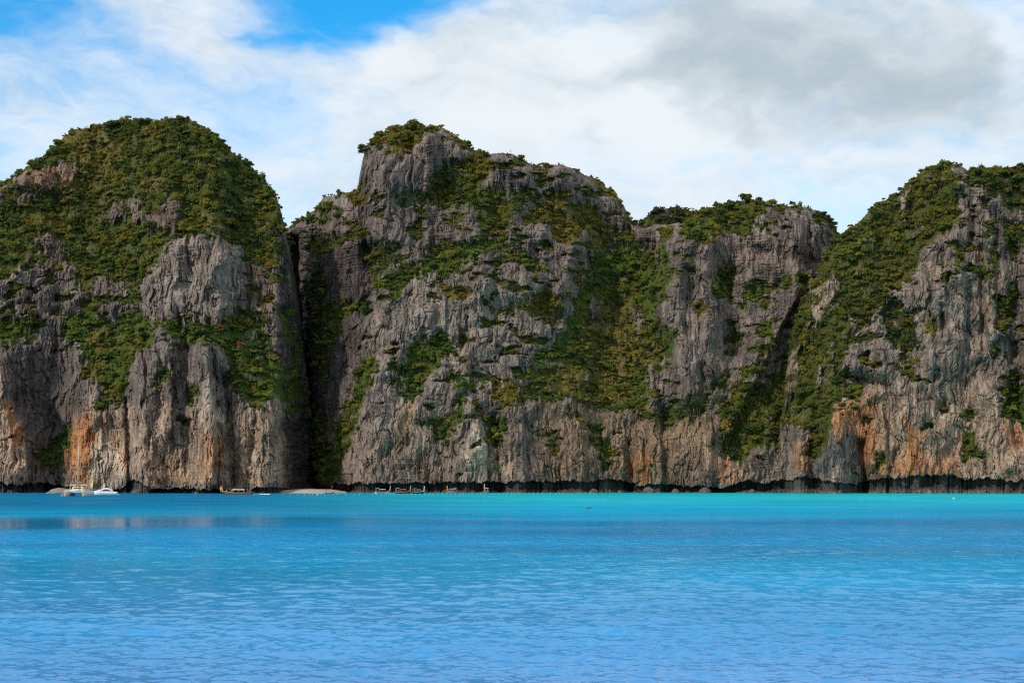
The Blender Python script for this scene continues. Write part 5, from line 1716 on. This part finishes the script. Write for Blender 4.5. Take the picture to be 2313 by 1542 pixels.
# float line of the swimming zone
me_float = MB().ball((0, 0, 0), 0.14, 8, 6).build('float', WHITEB, None, True)
COL.objects.unlink(me_float)
fm = me_float.data
xs_ = [u for u in np.arange(842, 1345, 9.8)] + [640, 655, 674, 688, 701, 706, 724, 733, 752, 762, 781, 800, 812]
for u in xs_:
    vv_ = 1116.4 - 0.0045 * (u - 842) if u > 840 else 1117.0
    q = on_water(u + random.uniform(-1.5, 1.5), vv_)
    o = bpy.data.objects.new('float', fm)
    o.location = (q.x, q.y, 0.06)
    COL.objects.link(o)
    set_props(o, 'small white float of the line across the bay under the cliff', 'float', 'white floats of the swimming line')

# wake behind the moving boat
def foam_mat():
    m, t = new_mat('foam')
    b = t.n('ShaderNodeBsdfPrincipled', {'Base Color': (0.82, 0.86, 0.88, 1), 'Roughness': 0.8})
    finish(t, b.outputs[0])
    return m


mbf = MB()
q = on_water(600, 1116.3)
for i in range(60):
    mbf.ball((q.x + random.gauss(0, 0.75), q.y + random.gauss(0, 1.0), random.uniform(0.0, 0.16)), random.uniform(0.08, 0.20), 6, 4, (1.6, 1, 0.7))
for i in range(26):
    mbf.ball((q.x - 3.6 + random.gauss(0, 0.9), q.y + random.gauss(0, 0.7), random.uniform(-0.04, 0.06)), random.uniform(0.05, 0.13), 6, 4, (1.8, 1, 0.6))
o = mbf.build('foam', foam_mat(), None, True)
set_props(o, 'white foam of the wake behind the moving long boat', 'foam', None, 'stuff')


# boulders at the foot of the cliffs
def boulder(u0, u1, vtop, vw, depth, seed, mat, label, peak=0.45, name='boulder'):
    a = on_water((u0 + u1) / 2, vw)
    w = (u1 - u0) / FPX * a.y / 2
    h = (vw - vtop) / FPX * a.y
    n, m = 56, 28
    A, B = np.meshgrid(np.linspace(0, 2 * math.pi, n + 1), np.linspace(-0.25, 1.0, m))
    rr = np.cos(np.clip(B, 0, 1) * math.pi / 2) ** 0.75
    x = rr * np.cos(A)
    y = rr * np.sin(A)
    z = np.sign(B) * np.abs(np.sin(B * math.pi / 2))
    z = z * (1 - 0.35 * np.abs(x - (peak * 2 - 1)) ** 1.2 * (z > 0))
    nz = 0.16 * fbm(np.cos(A) * 1.6 + 7 + B, np.sin(A) * 1.6 + B * 1.4, seed, 4) * np.cos(np.clip(B, 0, 1) * 1.57)
    cv, ce = cells(A * 1.6, B * 3.0, seed + 3)
    f = 1 + nz + 0.10 * (cv - 0.5) * np.minimum(1, np.minimum(A, 2 * math.pi - A) * 3)
    P = np.stack([a.x + x * f * w, a.y + y * f * depth, z * f * h], -1)
    P[:, -1] = P[:, 0]
    o = grid_object(name, P, mat, smooth=True)
    set_props(o, label, 'boulder')
    return o


def boulder_mat(name, c1, c2):
    m, t = new_mat(name)
    pos_ = t.n('ShaderNodeNewGeometry').outputs['Position']
    n = t.noise(pos_, 0.7, 6.0, 0.65)
    n2 = t.noise(t.vm('MULTIPLY', pos_, (1, 1, 2.5)), 2.4, 4.0, 0.6)
    c = t.mix(t.rng(t.m('ADD', t.m('MULTIPLY', n, 0.6), t.m('MULTIPLY', n2, 0.4)), 0.35, 0.65), c1, c2)
    bp = t.n('ShaderNodeBump', {'Height': t.m('ADD', n, t.m('MULTIPLY', n2, 0.4)), 'Strength': 1.0, 'Distance': 0.5})
    b = t.n('ShaderNodeBsdfPrincipled', {'Base Color': c, 'Roughness': 0.9, 'Specular IOR Level': 0.2, 'Normal': bp.outputs[0]})
    finish(t, b.outputs[0])
    return m


boulder(106, 172, 1101.5, 1113.5, 3.2, 31, boulder_mat('pale_boulder', (0.20, 0.165, 0.13), (0.36, 0.30, 0.235)), 'pale flat boulder in front of the dark cave beside the catamaran', 0.45)
boulder(1949, 2007, 1088, 1111.8, 3.5, 57, boulder_mat('dark_boulder', (0.05, 0.043, 0.045), (0.12, 0.10, 0.10)), 'dark rounded boulder standing in the notch under the steep cliff', 0.3)

FALLEN = boulder_mat('fallen_rock', (0.07, 0.058, 0.054), (0.19, 0.155, 0.135))
for u0, u1, vt, vw, dp, sd, lb in ((1450, 1480, 1099, 1112.6, 2.2, 61, 'brown fallen boulder at the foot of the orange cleft'), (1516, 1536, 1103, 1112.6, 1.8, 62, 'small fallen boulder under the ochre cliff'),
                                   (1578, 1606, 1100, 1112.8, 2.4, 63, 'fallen boulder under the tan broken corner of the cliff'), (1690, 1708, 1104, 1112.6, 1.6, 64, 'small fallen boulder below the dark green slope'),
                                   (1330, 1352, 1103, 1113.0, 1.8, 65, 'low fallen boulder at the end of the white float line'), (300, 322, 1104, 1113.6, 1.8, 66, 'fallen boulder in the cave mouth beside the white yacht')):
    boulder(u0, u1, vt, vw, dp, sd, FALLEN, lb, 0.5)

# the one dry orange tree on the ledge
sp = [i for i in range(N) if abs(pu[i] - 549) < 9 and abs(pv[i] - 790) < 10]
if sp:
    i = min(sp, key=lambda k: pos[k, 1])
    tree(i, 'rust orange dry tree on the ledge above the rock towers', None, (0.26, 0.10, 0.035), tuple(pos[i] + np.array((0, -1.0, 0.8))), 0.4, (1.5, 1.5, 2.4), 6)
